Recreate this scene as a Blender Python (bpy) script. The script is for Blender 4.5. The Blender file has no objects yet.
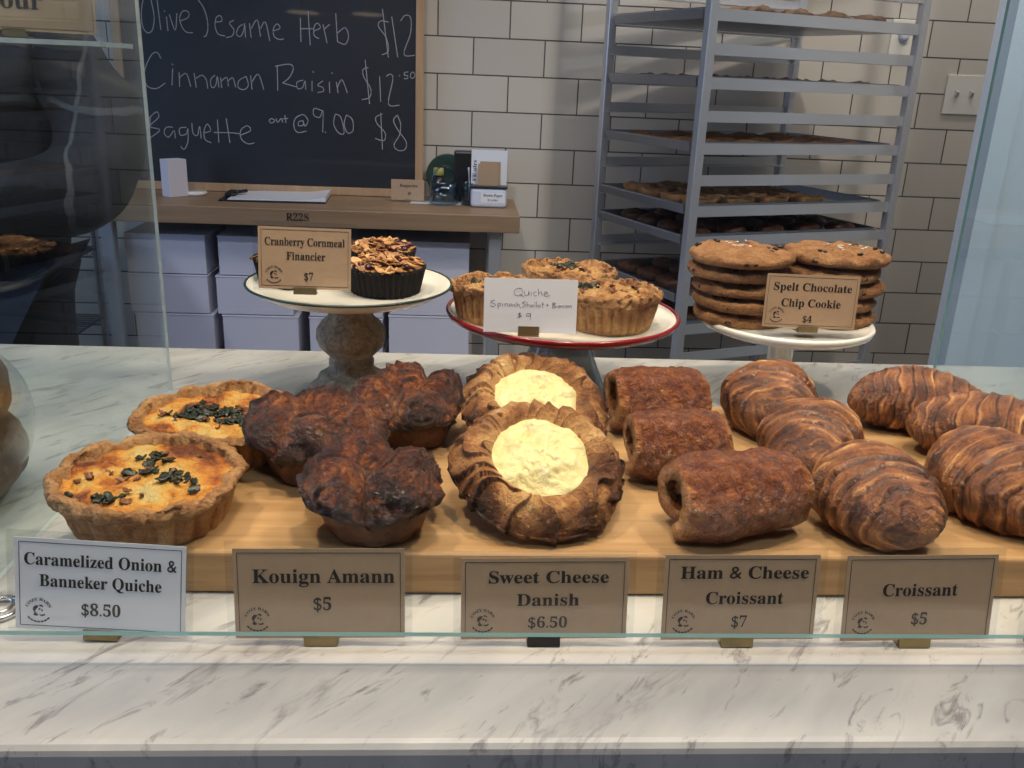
import bpy, bmesh, math, random
from math import sin, cos, pi, radians, sqrt, atan2, floor, exp
from mathutils import Vector, Matrix, noise
S = bpy.context.scene
COL = S.collection
random.seed(7)

# ---------------------------------------------------------------- camera
CAM = Vector((0, 0, .33)); FPX = 900.0
yaw, pit, rol = radians(3.7), radians(19), radians(2.4)
FW = Vector((sin(yaw)*cos(pit), cos(yaw)*cos(pit), -sin(pit)))
R0 = Vector((cos(yaw), -sin(yaw), 0)); U0 = R0.cross(FW)
RT = cos(rol)*R0 + sin(rol)*U0; UP = -sin(rol)*R0 + cos(rol)*U0
cd = bpy.data.cameras.new('camera'); cam = bpy.data.objects.new('camera', cd); COL.objects.link(cam)
cd.sensor_width = 36; cd.sensor_fit = 'HORIZONTAL'; cd.lens = 36*FPX/1024; cd.clip_start = .02; cd.clip_end = 60
m = Matrix((RT, UP, -FW)).transposed().to_4x4(); m.translation = CAM; cam.matrix_world = m
S.camera = cam

def ray(x, y): return FW*FPX + RT*(x-512) + UP*(384-y)
def on_y(x, y, Y):
    d = ray(x, y); return CAM + d*(Y/d.y)
def on_z(x, y, Z):
    d = ray(x, y); return CAM + d*((Z-CAM.z)/d.z)

# ---------------------------------------------------------------- world, light, exposure
W = bpy.data.worlds.new('world'); S.world = W; W.use_nodes = True
bg = W.node_tree.nodes['Background']; bg.inputs[0].default_value = (.42, .62, 1, 1); bg.inputs[1].default_value = 1.0
S.view_settings.view_transform = 'Standard'; S.view_settings.look = 'None'
S.view_settings.gamma = 1; S.view_settings.use_curve_mapping = False
S.view_settings.exposure = 0.0

def spot(name, loc, target, energy, color, size=1.2, blend=.6, rad=.02):
    l = bpy.data.lights.new(name, 'SPOT'); l.energy = energy; l.color = color
    l.spot_size = size; l.spot_blend = blend; l.shadow_soft_size = rad
    o = bpy.data.objects.new(name, l); COL.objects.link(o); o.location = loc
    o.rotation_euler = (Vector(target)-Vector(loc)).to_track_quat('-Z', 'Y').to_euler(); return o
def area(name, loc, target, energy, color, sx, sy):
    l = bpy.data.lights.new(name, 'AREA'); l.shape = 'RECTANGLE'; l.size = sx; l.size_y = sy
    l.energy = energy; l.color = color
    o = bpy.data.objects.new(name, l); COL.objects.link(o); o.location = loc
    o.rotation_euler = (Vector(target)-Vector(loc)).to_track_quat('-Z', 'Y').to_euler(); return o
WARM = (1, .80, .56)
SPOTS = [((-.55, .55, 1.62), (-.12, .60, 0), 62), ((.16, .42, 1.62), (.10, .62, 0), 62), ((.80, .55, 1.62), (.34, .62, 0), 62)]
for q, (l, t, e) in enumerate(SPOTS): spot('case_and_fill_spot', l, t, e, WARM, 1.0, .6, .05)
spot('case_and_fill_spot', (-.5, 1.4, 1.95), (-.25, 2.75, -.1), 9, (.90, .88, 1), 1.3, .8, .05)  # added fill on the wall behind the table, no fixture modelled
spot('case_and_fill_spot', (-.45, -.1, 1.95), (-.42, 2.6, -.30), 70, (.84, .86, 1), .62, .7, .05)  # added cool fill reaching the boxes under the table
spot('case_and_fill_spot', (.9, 1.2, 1.95), (1.1, 2.6, 0), 60, (1, .88, .80), 1.5, .8, .05)  # added warm fill for the rack and the tiles around it
area('window_daylight', (-2.62, .4, .75), (0, .6, 0), 26, (.45, .62, 1), 2.5, 1.6)
area('ceiling_fill', (.4, .9, 2.05), (.4, 1.0, 0), 19, (1, .92, .84), 1.8, .5)  # added overhead fill to lift the dim background
area('ceiling_fill', (1.5, 2.42, 2.05), (1.5, 2.55, 0), 17, (1, .90, .82), 1.4, .3)  # added fill for tiles that the partition shades
spot('case_and_fill_spot', (1.5, -.2, 2.0), (1.5, 2.0, .2), 85, (.84, .93, 1), 1.1, .8, .06)  # added fill to brighten the white partition
spot('case_and_fill_spot', (0, -.7, 2.0), (0, .40, -.2), 58, (.88, .92, 1), 1.2, .9, .15)  # added cool front fill for the price cards and marble edge

# ---------------------------------------------------------------- materials
class NT:
    def __init__(s, name):
        s.m = bpy.data.materials.new(name); s.m.use_nodes = True; s.t = s.m.node_tree
        s.b = s.t.nodes['Principled BSDF']; s.out = s.t.nodes['Material Output']
    def n(s, typ, **kw):
        o = s.t.nodes.new(typ)
        for k, v in kw.items():
            if k in o.inputs: s.put(o.inputs[k], v)
            else: setattr(o, k, v)
        return o
    def put(s, i, v):
        if hasattr(v, 'is_linked') or isinstance(v, bpy.types.NodeSocket): s.t.links.new(v, i)
        else: i.default_value = v
    def set(s, k, v): s.put(s.b.inputs[k], v)
    def co(s, scale=(1, 1, 1), rot=(0, 0, 0)):
        a = s.n('ShaderNodeTexCoord'); b = s.n('ShaderNodeMapping')
        b.inputs['Scale'].default_value = scale; b.inputs['Rotation'].default_value = rot
        s.t.links.new(a.outputs['Object'], b.inputs[0]); return b.outputs[0]
    def noise(s, v, scale, detail=4, rough=.55, dist=0):
        o = s.n('ShaderNodeTexNoise'); o.inputs['Scale'].default_value = scale; o.inputs['Detail'].default_value = detail
        o.inputs['Roughness'].default_value = rough; o.inputs['Distortion'].default_value = dist
        s.t.links.new(v, o.inputs['Vector']); return o.outputs['Fac']
    def ramp(s, f, stops, interp='LINEAR'):
        o = s.n('ShaderNodeValToRGB'); s.put(o.inputs[0], f); e = o.color_ramp; e.interpolation = interp
        while len(e.elements) < len(stops): e.elements.new(.5)
        for k, (p, c) in enumerate(stops):
            e.elements[k].position = p
            e.elements[k].color = (*c, 1) if not isinstance(c, (int, float)) else (c, c, c, 1)
        return o.outputs[0]
    def math(s, op, a, b=0, c=0):
        o = s.n('ShaderNodeMath', operation=op); s.put(o.inputs[0], a); s.put(o.inputs[1], b)
        s.put(o.inputs[2], c); return o.outputs[0]
    def mix(s, f, a, b, mode='MIX'):
        o = s.n('ShaderNodeMix', data_type='RGBA', blend_type=mode); s.put(o.inputs[0], f)
        for i, v in ((6, a), (7, b)):
            s.put(o.inputs[i], (*v, 1) if isinstance(v, tuple) and len(v) == 3 else v)
        return o.outputs[2]
    def bump(s, h, strength=.4, dist=.002):
        o = s.n('ShaderNodeBump'); o.inputs['Strength'].default_value = strength; o.inputs['Distance'].default_value = dist
        s.put(o.inputs['Height'], h); s.t.links.new(o.outputs[0], s.b.inputs['Normal']); s.t.links.new(o.outputs[0], s.b.inputs['Coat Normal'])

def plain(name, col, rough=.5, metal=0, bump=0, bscale=200, var=.0, coat=0, spec=.5):
    n = NT(name); n.set('Roughness', rough); n.set('Metallic', metal); n.set('Coat Weight', coat)
    n.set('Specular IOR Level', spec)
    v = n.co(); f = n.noise(v, bscale)
    if var: n.set('Base Color', n.mix(f, tuple(c*(1-var) for c in col), tuple(min(1, c*(1+var)) for c in col)))
    else: n.set('Base Color', (*col, 1))
    if bump: n.bump(f, bump, .001)
    return n.m

def glass(name, tint=(1, 1, 1), ior=1.45, rough=0, gcol=(1, 1, 1)):
    n = NT(name); t = n.t
    tr = n.n('ShaderNodeBsdfTransparent'); tr.inputs[0].default_value = (*tint, 1)
    gl = n.n('ShaderNodeBsdfGlossy'); gl.inputs['Roughness'].default_value = rough; gl.inputs[0].default_value = (*gcol, 1)
    fr = n.n('ShaderNodeFresnel'); ge = n.n('ShaderNodeNewGeometry')   # same reflectance from either side of the thin sheet
    n.put(fr.inputs[0], n.math('MULTIPLY_ADD', ge.outputs['Backfacing'], 1/ior-ior, ior))
    mx = n.n('ShaderNodeMixShader')
    t.links.new(fr.outputs[0], mx.inputs[0]); t.links.new(tr.outputs[0], mx.inputs[1]); t.links.new(gl.outputs[0], mx.inputs[2])
    t.links.new(mx.outputs[0], n.out.inputs[0]); return n.m

def dough(name, stops, rough=.5, nscale=60, bscale=220, bump=.5, coat=0, pat=.6, dist=.004, crack=0, micro=2.6):
    """baked dough: 'pat' attribute (0 browned ridge, 1 pale lamination) plus noise, through a ramp"""
    n = NT(name); v = n.co()
    a = n.n('ShaderNodeAttribute', attribute_name='pat')
    f1 = n.noise(v, nscale, 6, .62, .4); f2 = n.noise(v, nscale*5.5, 6, .7)
    f = n.math('ADD', n.math('MULTIPLY', f1, .55), n.math('MULTIPLY', f2, .45))
    f = n.math('MULTIPLY_ADD', n.math('SUBTRACT', f, .5), micro, .5)
    f = n.math('ADD', n.math('MULTIPLY', a.outputs['Fac'], pat), n.math('MULTIPLY', f, 1-pat))
    n.set('Base Color', n.ramp(f, stops)); n.set('Roughness', rough); n.set('Coat Weight', coat); n.set('Coat Roughness', .15)
    h = n.noise(v, bscale, 6, .65, .6)
    if crack:
        w = n.n('ShaderNodeTexVoronoi', feature='DISTANCE_TO_EDGE'); w.inputs['Scale'].default_value = crack
        n.t.links.new(v, w.inputs['Vector'])
        h = n.math('ADD', h, n.math('MULTIPLY', n.math('MINIMUM', w.outputs['Distance'], .12), 5))
    n.bump(h, bump, dist); return n.m

M = {}
def marble():
    n = NT('marble')
    v = n.co((1, 1, 1), (0, 0, radians(-48)))
    mp = n.n('ShaderNodeMapping'); mp.inputs['Scale'].default_value = (1.0, 3.8, 1.6); n.t.links.new(v, mp.inputs[0]); w = mp.outputs[0]
    a = n.noise(w, 6.0, 5, .62, .5); b = n.noise(w, 3.6, 3, .5)
    vein = n.ramp(n.math('ABSOLUTE', n.math('SUBTRACT', a, .5)), [(0, 1), (.012, .55), (.045, 0)])
    gate = n.ramp(b, [(.52, 0), (.60, 1)])
    a2 = n.noise(w, 19, 5, .68, .9)
    spots = n.ramp(a2, [(.575, 0), (.68, 1)])
    g = n.math('MAXIMUM', n.math('MULTIPLY', vein, n.math('MULTIPLY', gate, .7)), n.math('MULTIPLY', spots, .8))
    cloud = n.noise(w, 5, 4, .6, .4)
    base = n.mix(n.ramp(cloud, [(.35, 0), (.7, 1)]), (.50, .50, .48), (.37, .375, .375))
    n.set('Base Color', n.mix(n.math('MULTIPLY', g, .85), base, (.13, .125, .13)))
    n.set('Roughness', .16); return n.m
M['marble'] = marble()
def tiles():
    n = NT('subway_tile'); tc = n.n('ShaderNodeTexCoord')
    sp = n.n('ShaderNodeSeparateXYZ'); n.t.links.new(tc.outputs['Object'], sp.inputs[0])
    cb = n.n('ShaderNodeCombineXYZ')
    n.put(cb.inputs[0], n.math('ADD', sp.outputs[0], -.245+.2160*20)); n.put(cb.inputs[1], n.math('ADD', sp.outputs[2], -.003+.1065*20))
    b = n.n('ShaderNodeTexBrick', offset=.5); n.t.links.new(cb.outputs[0], b.inputs['Vector'])
    b.inputs['Scale'].default_value = 1; b.inputs['Brick Width'].default_value = .2160; b.inputs['Row Height'].default_value = .1065
    b.inputs['Mortar Size'].default_value = .0022; b.inputs['Mortar Smooth'].default_value = .15; b.inputs['Bias'].default_value = 0
    b.inputs['Color1'].default_value = (.60, .55, .48, 1); b.inputs['Color2'].default_value = (.53, .485, .43, 1); b.inputs['Mortar'].default_value = (.075, .07, .065, 1)
    n.set('Base Color', b.outputs['Color'])
    n.set('Roughness', n.ramp(b.outputs['Fac'], [(0, .22), (1, .8)]))
    h = n.math('ADD', n.math('MULTIPLY', b.outputs['Fac'], -1), n.math('MULTIPLY', n.noise(n.co(), 9, 2), .25))
    n.bump(h, .5, .003); return n.m
M['tile'] = tiles()
def wood(name, c1, c2, axis=0, sc=1, rough=.45):
    n = NT(name); s = [26*sc]*3; s[axis] = 2.2*sc
    v = n.co(tuple(s)); f = n.noise(v, 1.0, 6, .6, 1.2)
    s2 = [190*sc]*3; s2[axis] = 6*sc; g = n.noise(n.co(tuple(s2)), 1.0, 2, .5)
    f = n.math('ADD', n.math('MULTIPLY', f, .75), n.math('MULTIPLY', g, .25))
    n.set('Base Color', n.ramp(f, [(.3, c1), (.68, c2)])); n.set('Roughness', rough); n.bump(g, .15, .0006); return n.m
M['oak'] = wood('light_oak', (.31, .17, .068), (.53, .33, .155), 0, 1.5)
M['shelfwood'] = wood('brown_wood', (.22, .135, .075), (.36, .235, .135), 0, .5)
M['framewood'] = wood('frame_pine', (.36, .22, .12), (.52, .34, .19), 2, .8)
M['steel'] = plain('brushed_aluminium', (.66, .66, .68), .36, .72, .1, 300, .06)
M['tray'] = plain('tray_aluminium', (.42, .45, .50), .38, .9, .3, 90, .15)
M['iron'] = plain('dark_iron', (.06, .06, .065), .4, .7)
M['chrome'] = plain('chrome', (.75, .75, .75), .12, 1)
M['brass'] = plain('dull_brass', (.33, .27, .14), .35, .8, 0, 200, .15)
def kraftmat():
    n = NT('kraft_card'); v = n.co(); f = n.noise(v, 90, 5, .7); g = n.noise(v, 900, 2)
    n.set('Base Color', n.mix(n.math('ADD', n.math('MULTIPLY', f, .6), n.math('MULTIPLY', g, .4)), (.37, .25, .16), (.50, .355, .23)))
    n.set('Roughness', .42); n.set('Coat Weight', .25); n.set('Coat Roughness', .15); return n.m
M['kraft'] = kraftmat()
M['paper'] = plain('white_card', (.78, .80, .86), .4, 0, 0, 50, .02, .2)
M['ink'] = plain('black_ink', (.025, .02, .018), .5)
M['inkblue'] = plain('pen_ink', (.07, .075, .12), .6)
M['lam'] = glass('laminate_plastic', (.95, .96, .97), 1.5, .12)
M['glass'] = glass('case_glass', (.97, .985, .98), 1.42)
M['glassL'] = glass('case_glass_side', (.88, .935, .95), 1.38)
M['teal'] = plain('glass_edge', (.20, .36, .34), .15, 0, 0, 50, 0, .5)
M['edgew'] = plain('glass_polished_edge', (.55, .60, .60), .2, 0, .3, 60, .3, .5)
M['enamel'] = plain('white_enamel', (.82, .80, .72), .2, 0, 0, 50, .02, .5)
M['red'] = plain('red_enamel_rim', (.24, .008, .016), .2, 0, 0, 50, 0, .5)
M['green'] = plain('dark_green_rim', (.02, .045, .04), .3)
M['ceramic'] = plain('white_ceramic', (.80, .79, .74), .15, 0, 0, 50, 0, .4)
M['box'] = plain('white_pastry_box', (.66, .64, .72), .55, 0, 0, 8, .03)
M['boxside'] = plain('box_lid_edge', (.70, .69, .76), .6)
M['slate'] = None
def slate():
    n = NT('chalkboard_slate'); v = n.co(); f = n.noise(v, 5, 5, .65)
    n.set('Base Color', n.mix(f, (.006, .008, .012), (.016, .019, .026))); n.set('Roughness', .45)
    n.set('Coat Weight', .7); n.set('Coat Roughness', .03); return n.m
M['slate'] = slate()
M['chalk'] = plain('chalk', (.34, .34, .36), .9, 0, 0, 400, .5)
M['white'] = plain('white_paint', (.74, .79, .83), .4, 0, 0, 5, .03)
M['plaster'] = plain('grey_plaster', (.30, .31, .34), .8, 0, 0, 5, .05)
M['floor'] = plain('dark_floor', (.10, .085, .07), .4, 0, 0, 5, .3)
M['ceil'] = plain('ceiling_paint', (.50, .48, .45), .8)
M['switch'] = plain('switch_plastic', (.72, .69, .62), .3)
M['plastic'] = plain('white_plastic', (.62, .66, .78), .3)
M['blackp'] = plain('black_plastic', (.012, .012, .014), .35)
M['greenp'] = plain('green_plate', (.018, .045, .035), .3, 0, 0, 10, .2, .3)
M['yellow'] = plain('yellow_band', (.40, .36, .10), .5)
M['jug'] = glass('jug_glass', (.62, .72, .76), 1.9, .02, (.8, .9, 1))
M['pedglass'] = plain('grey_glass_pedestal', (.20, .25, .28), .12, 0, 0, 5, .05, .5); M['pedglass'].node_tree.nodes['Principled BSDF'].inputs['Alpha'].default_value = .72
def pedwood():
    n = NT('weathered_wood'); v = n.co(); f = n.noise(v, 55, 7, .75, .5); g = n.noise(v, 260, 3, .7)
    f = n.math('ADD', n.math('MULTIPLY', f, .65), n.math('MULTIPLY', g, .35))
    n.set('Base Color', n.ramp(f, [(.30, (.04, .032, .024)), (.44, (.20, .155, .105)), (.56, (.38, .32, .24)), (.72, (.56, .52, .43))]))
    n.set('Roughness', .7); n.bump(f, .7, .003); return n.m
M['pedwood'] = pedwood()
CR = [(.06, (.030, .010, .005)), (.32, (.115, .034, .011)), (.52, (.29, .098, .026)), (.74, (.50, .215, .060)), (.96, (.74, .42, .16))]
M['croissant'] = dough('croissant_crust', CR, .34, 60, 300, .8, .65, .62)
M['ham'] = dough('glazed_crust', [(.08, (.050, .012, .004)), (.32, (.170, .040, .010)), (.50, (.32, .095, .022)), (.72, (.52, .22, .065)), (1, (.72, .45, .20))], .26, 100, 150, 1, 1.0, .42, .010)
M['kouign'] = dough('caramelised_crust', [(.16, (.014, .005, .003)), (.40, (.060, .016, .007)), (.54, (.20, .052, .013)), (.66, (.42, .145, .034)), (.84, (.68, .35, .11))], .28, 55, 240, 1, .85, .45, .008)
M['kbase'] = dough('dark_baked_base', [(.1, (.03, .010, .005)), (.5, (.12, .040, .013)), (.9, (.26, .10, .03))], .45, 50, 200, .6, .1, .3)
M['danish'] = dough('danish_crust', [(.08, (.035, .012, .006)), (.32, (.16, .054, .018)), (.52, (.38, .155, .048)), (.72, (.62, .34, .125)), (.94, (.78, .54, .27))], .40, 65, 280, .9, .20, .60, .006)
M['crust'] = dough('quiche_crust', [(.05, (.16, .060, .022)), (.35, (.36, .165, .060)), (.6, (.52, .285, .115)), (.9, (.72, .46, .20))], .65, 60, 300, .9, 0, .45, .005)
M['custard'] = dough('custard_filling', [(.16, (.17, .045, .012)), (.34, (.46, .135, .025)), (.52, (.70, .29, .045)), (.70, (.78, .43, .09)), (.95, (.74, .56, .22))], .40, 60, 220, .9, .15, .45, .006)
M['browntop'] = dough('browned_filling', [(.15, (.10, .035, .014)), (.38, (.40, .17, .050)), (.58, (.60, .32, .11)), (.9, (.72, .46, .19))], .5, 70, 260, 1, .05, .3, .007)
M['cheese'] = dough('sweet_cheese', [(.06, (.50, .38, .13)), (.35, (.72, .62, .26)), (.9, (.84, .77, .44))], .36, 40, 110, .8, .25, .5, .004)
M['spinach'] = plain('cooked_spinach', (.016, .022, .011), .4, 0, .6, 200, .6)
M['onion'] = plain('browned_onion', (.16, .055, .02), .4, 0, .4, 200, .5)
M['cookie'] = dough('cookie_dough', [(.15, (.13, .045, .018)), (.4, (.30, .125, .045)), (.6, (.44, .21, .080)), (.9, (.56, .31, .13))], .75, 75, 300, 1, 0, .35, .007)
M['choc'] = plain('dark_chocolate', (.025, .010, .006), .3)
M['salt'] = plain('salt_flake', (.75, .70, .62), .3)
M['cup'] = plain('dark_paper_cup', (.007, .005, .005), .8, 0, 0, 50, 0, 0, .25)
M['almond'] = dough('toasted_almond', [(.1, (.12, .040, .014)), (.45, (.42, .19, .06)), (.9, (.74, .48, .21))], .5, 90, 300, .2, 0, .5)
M['berry'] = plain('dark_cranberry', (.045, .006, .010), .2, 0, .4, 200, .4)
M['bread'] = dough('bread_crust', [(.1, (.06, .028, .013)), (.5, (.17, .09, .045)), (.9, (.32, .20, .11))], .6, 30, 120, .6, 0, .2)
M['bag'] = glass('clear_bag', (.90, .91, .90), 1.25, .10)
M['skin'] = plain('skin', (.45, .25, .17), .5)
M['hair'] = plain('dark_hair', (.02, .014, .01), .5)
M['denim'] = plain('dark_trousers', (.02, .025, .04), .8)
def jacket():
    n = NT('dark_plaid_jacket'); tc = n.n('ShaderNodeTexCoord'); sp = n.n('ShaderNodeSeparateXYZ'); n.t.links.new(tc.outputs['Object'], sp.inputs[0])
    wob = n.math('MULTIPLY', n.noise(n.co(), 5, 2), .12)
    def band(c, per, w):
        f = n.math('FRACT', n.math('DIVIDE', n.math('ADD', c, wob), per)); return n.math('LESS_THAN', f, w)
    a = band(sp.outputs[0], .16, .05); b = band(sp.outputs[2], .22, .045); c = band(sp.outputs[0], .16, .5)
    base = n.mix(n.math('MULTIPLY', c, .5), (.012, .012, .014), (.035, .036, .042))
    n.set('Base Color', n.mix(n.math('MULTIPLY', n.math('MAXIMUM', a, b), .55), base, (.17, .17, .16)))
    n.set('Roughness', .85); n.bump(n.noise(n.co(), 60, 3), .4, .004); return n.m
M['jacket'] = jacket()
def emit(name, col, s):
    n = NT(name); n.set('Base Color', (*col, 1)); n.set('Emission Color', (*col, 1)); n.set('Emission Strength', s); return n.m
M['bulb'] = emit('lamp_diffuser', (1, .74, .52), 3.5)
M['lampblue'] = plain('blue_black_lamp', (.03, .05, .09), .35, .3)

# ---------------------------------------------------------------- object helpers
def link(o, parent=None):
    COL.objects.link(o)
    if parent: o.parent = parent
    return o
def mk(name, vs, fs, mat, parent=None, smooth=True, pat=None):
    me = bpy.data.meshes.new(name); me.from_pydata([tuple(v) for v in vs], [], fs); me.update()
    if smooth: me.polygons.foreach_set('use_smooth', [True]*len(me.polygons))
    if pat is not None:
        a = me.attributes.new('pat', 'FLOAT', 'POINT'); a.data.foreach_set('value', pat)
    for mm in (mat if isinstance(mat, list) else [mat]): me.materials.append(mm)
    return link(bpy.data.objects.new(name, me), parent)
def obj_bm(name, bm, mat, parent=None, smooth=False):
    me = bpy.data.meshes.new(name); bmesh.ops.recalc_face_normals(bm, faces=bm.faces[:]); bm.to_mesh(me); bm.free()
    if smooth: me.polygons.foreach_set('use_smooth', [True]*len(me.polygons))
    for mm in (mat if isinstance(mat, list) else [mat]): me.materials.append(mm)
    return link(bpy.data.objects.new(name, me), parent)
def tag(o, label, cat, group=None, kind=None):
    o['label'] = label; o['category'] = cat
    if group: o['group'] = group
    if kind: o['kind'] = kind
    return o
def struct(o): o['kind'] = 'structure'; return o
def thing(name, label, cat, loc=(0, 0, 0), rz=0, group=None):
    o = link(bpy.data.objects.new(name, None)); o.location = loc; o.rotation_euler = (0, 0, rz)
    o.empty_display_size = .02
    return tag(o, label, cat, group)
def dup(root, loc, rot, label, group=None):
    r = root.copy(); COL.objects.link(r); r.location = loc; r.rotation_euler = rot; r['label'] = label
    if group: r['group'] = group
    for ch in list(root.children):
        c = ch.copy(); COL.objects.link(c); c.parent = r
        for g in list(ch.children):
            d = g.copy(); COL.objects.link(d); d.parent = c
    return r
def bx(bm, c, s, mat=None, bev=0, seg=2, mi=0):
    r = bmesh.ops.create_cube(bm, size=1); vs = r['verts']
    for v in vs: v.co = Vector((v.co.x*s[0], v.co.y*s[1], v.co.z*s[2]))
    if bev:
        es = {e for v in vs for e in v.link_edges}
        g = bmesh.ops.bevel(bm, geom=list(es), offset=bev, segments=seg, profile=.5, affect='EDGES'); vs = {v for f in g['faces'] for v in f.verts} | {v for v in vs if v.is_valid}
        # gather the whole island
        st = list(vs); seen = set(st)
        while st:
            v = st.pop()
            for e in v.link_edges:
                w = e.other_vert(v)
                if w not in seen: seen.add(w); st.append(w)
        vs = seen
    vs = list(vs)
    for v in vs:
        if mat is not None: v.co = mat @ v.co
        v.co += Vector(c)
    if mi:
        for f in {f for v in vs for f in v.link_faces}: f.material_index = mi
    return vs
def box(name, lo, hi, mat, parent=None, bev=0):
    bm = bmesh.new(); lo = Vector(lo); hi = Vector(hi); bx(bm, (lo+hi)/2, hi-lo, None, bev)
    return obj_bm(name, bm, mat, parent)
def bar(bm, a, b, w, t, mi=0):
    """box beam from a to b, w wide (horizontal), t high"""
    a = Vector(a); b = Vector(b); d = b-a; L = d.length
    q = d.to_track_quat('X', 'Z').to_matrix()
    bx(bm, (a+b)/2, (L, w, t), q, 0, 1, mi)
def tube(bm, pts, r, seg=8, closed=False):
    pts = [Vector(p) for p in pts]; n = len(pts); rings = []
    for i, p in enumerate(pts):
        a = pts[(i-1) % n] if (i or closed) else p; b = pts[(i+1) % n] if (i < n-1 or closed) else p
        t = (b-a).normalized(); u = t.cross(Vector((0, 0, 1)))
        if u.length < .05: u = t.cross(Vector((0, 1, 0)))
        u.normalize(); w = t.cross(u); rr = r[i] if isinstance(r, (list, tuple)) else r
        rings.append([bm.verts.new(p+u*rr*cos(2*pi*k/seg)+w*rr*sin(2*pi*k/seg)) for k in range(seg)])
    for i in range(n if closed else n-1):
        A, B = rings[i], rings[(i+1) % n]
        for k in range(seg): bm.faces.new((A[k], A[(k+1) % seg], B[(k+1) % seg], B[k]))
    if not closed:
        for R_ in (rings[0], rings[-1]): bm.faces.new(R_)
def smoothpts(p, k=5):
    if len(p) < 3: return p
    out = []
    for i in range(len(p)-1):
        a = p[max(i-1, 0)]; b = p[i]; c = p[i+1]; d = p[min(i+2, len(p)-1)]
        for j in range(k):
            t = j/k
            out.append(tuple(.5*((2*b[q])+(-a[q]+c[q])*t+(2*a[q]-5*b[q]+4*c[q]-d[q])*t*t+(-a[q]+3*b[q]-3*c[q]+d[q])*t**3) for q in range(2)))
    out.append(p[-1]); return out
def lathe(name, prof, mat, parent=None, seg=64, fn=None, pat=None, smooth=True, caps=True):
    vs = []; fs = []; pa = []
    for (r, z) in prof:
        for k in range(seg):
            t = 2*pi*k/seg; rr, zz = (r, z) if fn is None else fn(r, z, t)
            vs.append((rr*cos(t), rr*sin(t), zz)); pa.append(pat(r, z, t) if pat else .5)
    n = len(prof)
    for i in range(n-1):
        for k in range(seg):
            k2 = (k+1) % seg; fs.append((i*seg+k, i*seg+k2, (i+1)*seg+k2, (i+1)*seg+k))
    if caps: fs.append(tuple(range(seg-1, -1, -1))); fs.append(tuple((n-1)*seg+k for k in range(seg)))
    return mk(name, vs, fs, mat, parent, smooth, pa)
def nz(x, y, z, s=1, o=0): return noise.noise(Vector((x*s+o, y*s-o, z*s+o*1.7)))
def fbm(x, y, z, s=1, o=0): return noise.fractal(Vector((x*s+o, y*s-o, z*s+o*1.7)), .7, 2.1, 5)
def ridge(x, y, z, s=1, o=0): return 1-2*abs(noise.noise(Vector((x*s+o, y*s-o, z*s+o))))

def serif(t):
    o = ''
    for ch in t:
        if 'A' <= ch <= 'Z': o += chr(0x1D400+ord(ch)-65)
        elif 'a' <= ch <= 'z': o += chr(0x1D41A+ord(ch)-97)
        elif '0' <= ch <= '9': o += chr(0x1D7CE+ord(ch)-48)
        else: o += ch
    return o
def textobj(name, txt, size, mat, parent, loc, rot=(pi/2, 0, 0), thin=0, arc=None, width=None, align='CENTER'):
    c = bpy.data.curves.new(name, 'FONT'); c.body = serif(txt); c.size = size; c.align_x = align; c.align_y = 'CENTER'
    c.offset = thin; c.extrude = .00005; c.resolution_u = 3
    t = bpy.data.objects.new('tmp', c); COL.objects.link(t)
    dg = bpy.context.evaluated_depsgraph_get(); me = bpy.data.meshes.new_from_object(t.evaluated_get(dg)); me.name = name
    bpy.data.objects.remove(t)
    me.materials.clear(); me.materials.append(mat)
    if width:
        xs = [v.co.x for v in me.vertices]; k = width/(max(xs)-min(xs))
        for v in me.vertices: v.co.x *= k
    if arc:
        for v in me.vertices:
            a = v.co.x/arc; r = arc+v.co.y; v.co = (r*sin(a), r*cos(a)-arc, v.co.z)
    o = link(bpy.data.objects.new(name, me), parent); o.location = loc; o.rotation_euler = rot; return o

# ================================================================ THE ROOM
FZ = -.95; YW = 2.9
def wallbox(name, lo, hi, mat): return struct(box(name, lo, hi, M[mat]))
wallbox('floor', (-2.7, -4.2, FZ-.1), (2.7, YW+.1, FZ), 'floor')
wallbox('ceiling', (-2.7, -4.2, 2.1), (2.7, YW+.1, 2.2), 'ceil')
wallbox('wall_back', (-2.7, YW, FZ), (2.7, YW+.1, 2.1), 'tile')
bm = bmesh.new()
for lo, hi in (((-2.7, -4.1, FZ), (-2.6, -.9, 2.1)), ((-2.7, 1.7, FZ), (-2.6, YW, 2.1)), ((-2.7, -.9, FZ), (-2.6, 1.7, -.1)), ((-2.7, -.9, 1.6), (-2.6, 1.7, 2.1))):
    lo = Vector(lo); hi = Vector(hi); bx(bm, (lo+hi)/2, hi-lo)
struct(obj_bm('wall_left', bm, M['plaster']))
wallbox('wall_right', (2.6, -4.1, FZ), (2.7, YW, 2.1), 'plaster')
wallbox('wall_front', (-2.6, -4.1, FZ), (2.6, -4, 2.1), 'plaster')
w = struct(link(bpy.data.objects.new('window_1', None))); w.location = (-2.65, .4, .75)
bm = bmesh.new()
for c, sz_ in (((0, 0, .83), (.06, 2.6, .05)), ((0, 0, -.83), (.06, 2.6, .05)), ((0, -1.28, 0), (.06, .05, 1.7)), ((0, 1.28, 0), (.06, .05, 1.7)), ((0, 0, 0), (.05, .03, 1.65))): bx(bm, c, sz_)
obj_bm('window_frame', bm, M['blackp'], w)
# white painted partition at the right
wallbox('wall_partition', (1.185, 2.0, FZ), (2.6, 2.05, 2.1), 'white')
wallbox('trim_1', (1.158, 1.985, FZ), (1.205, 2.060, 2.1), 'white')

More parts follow.
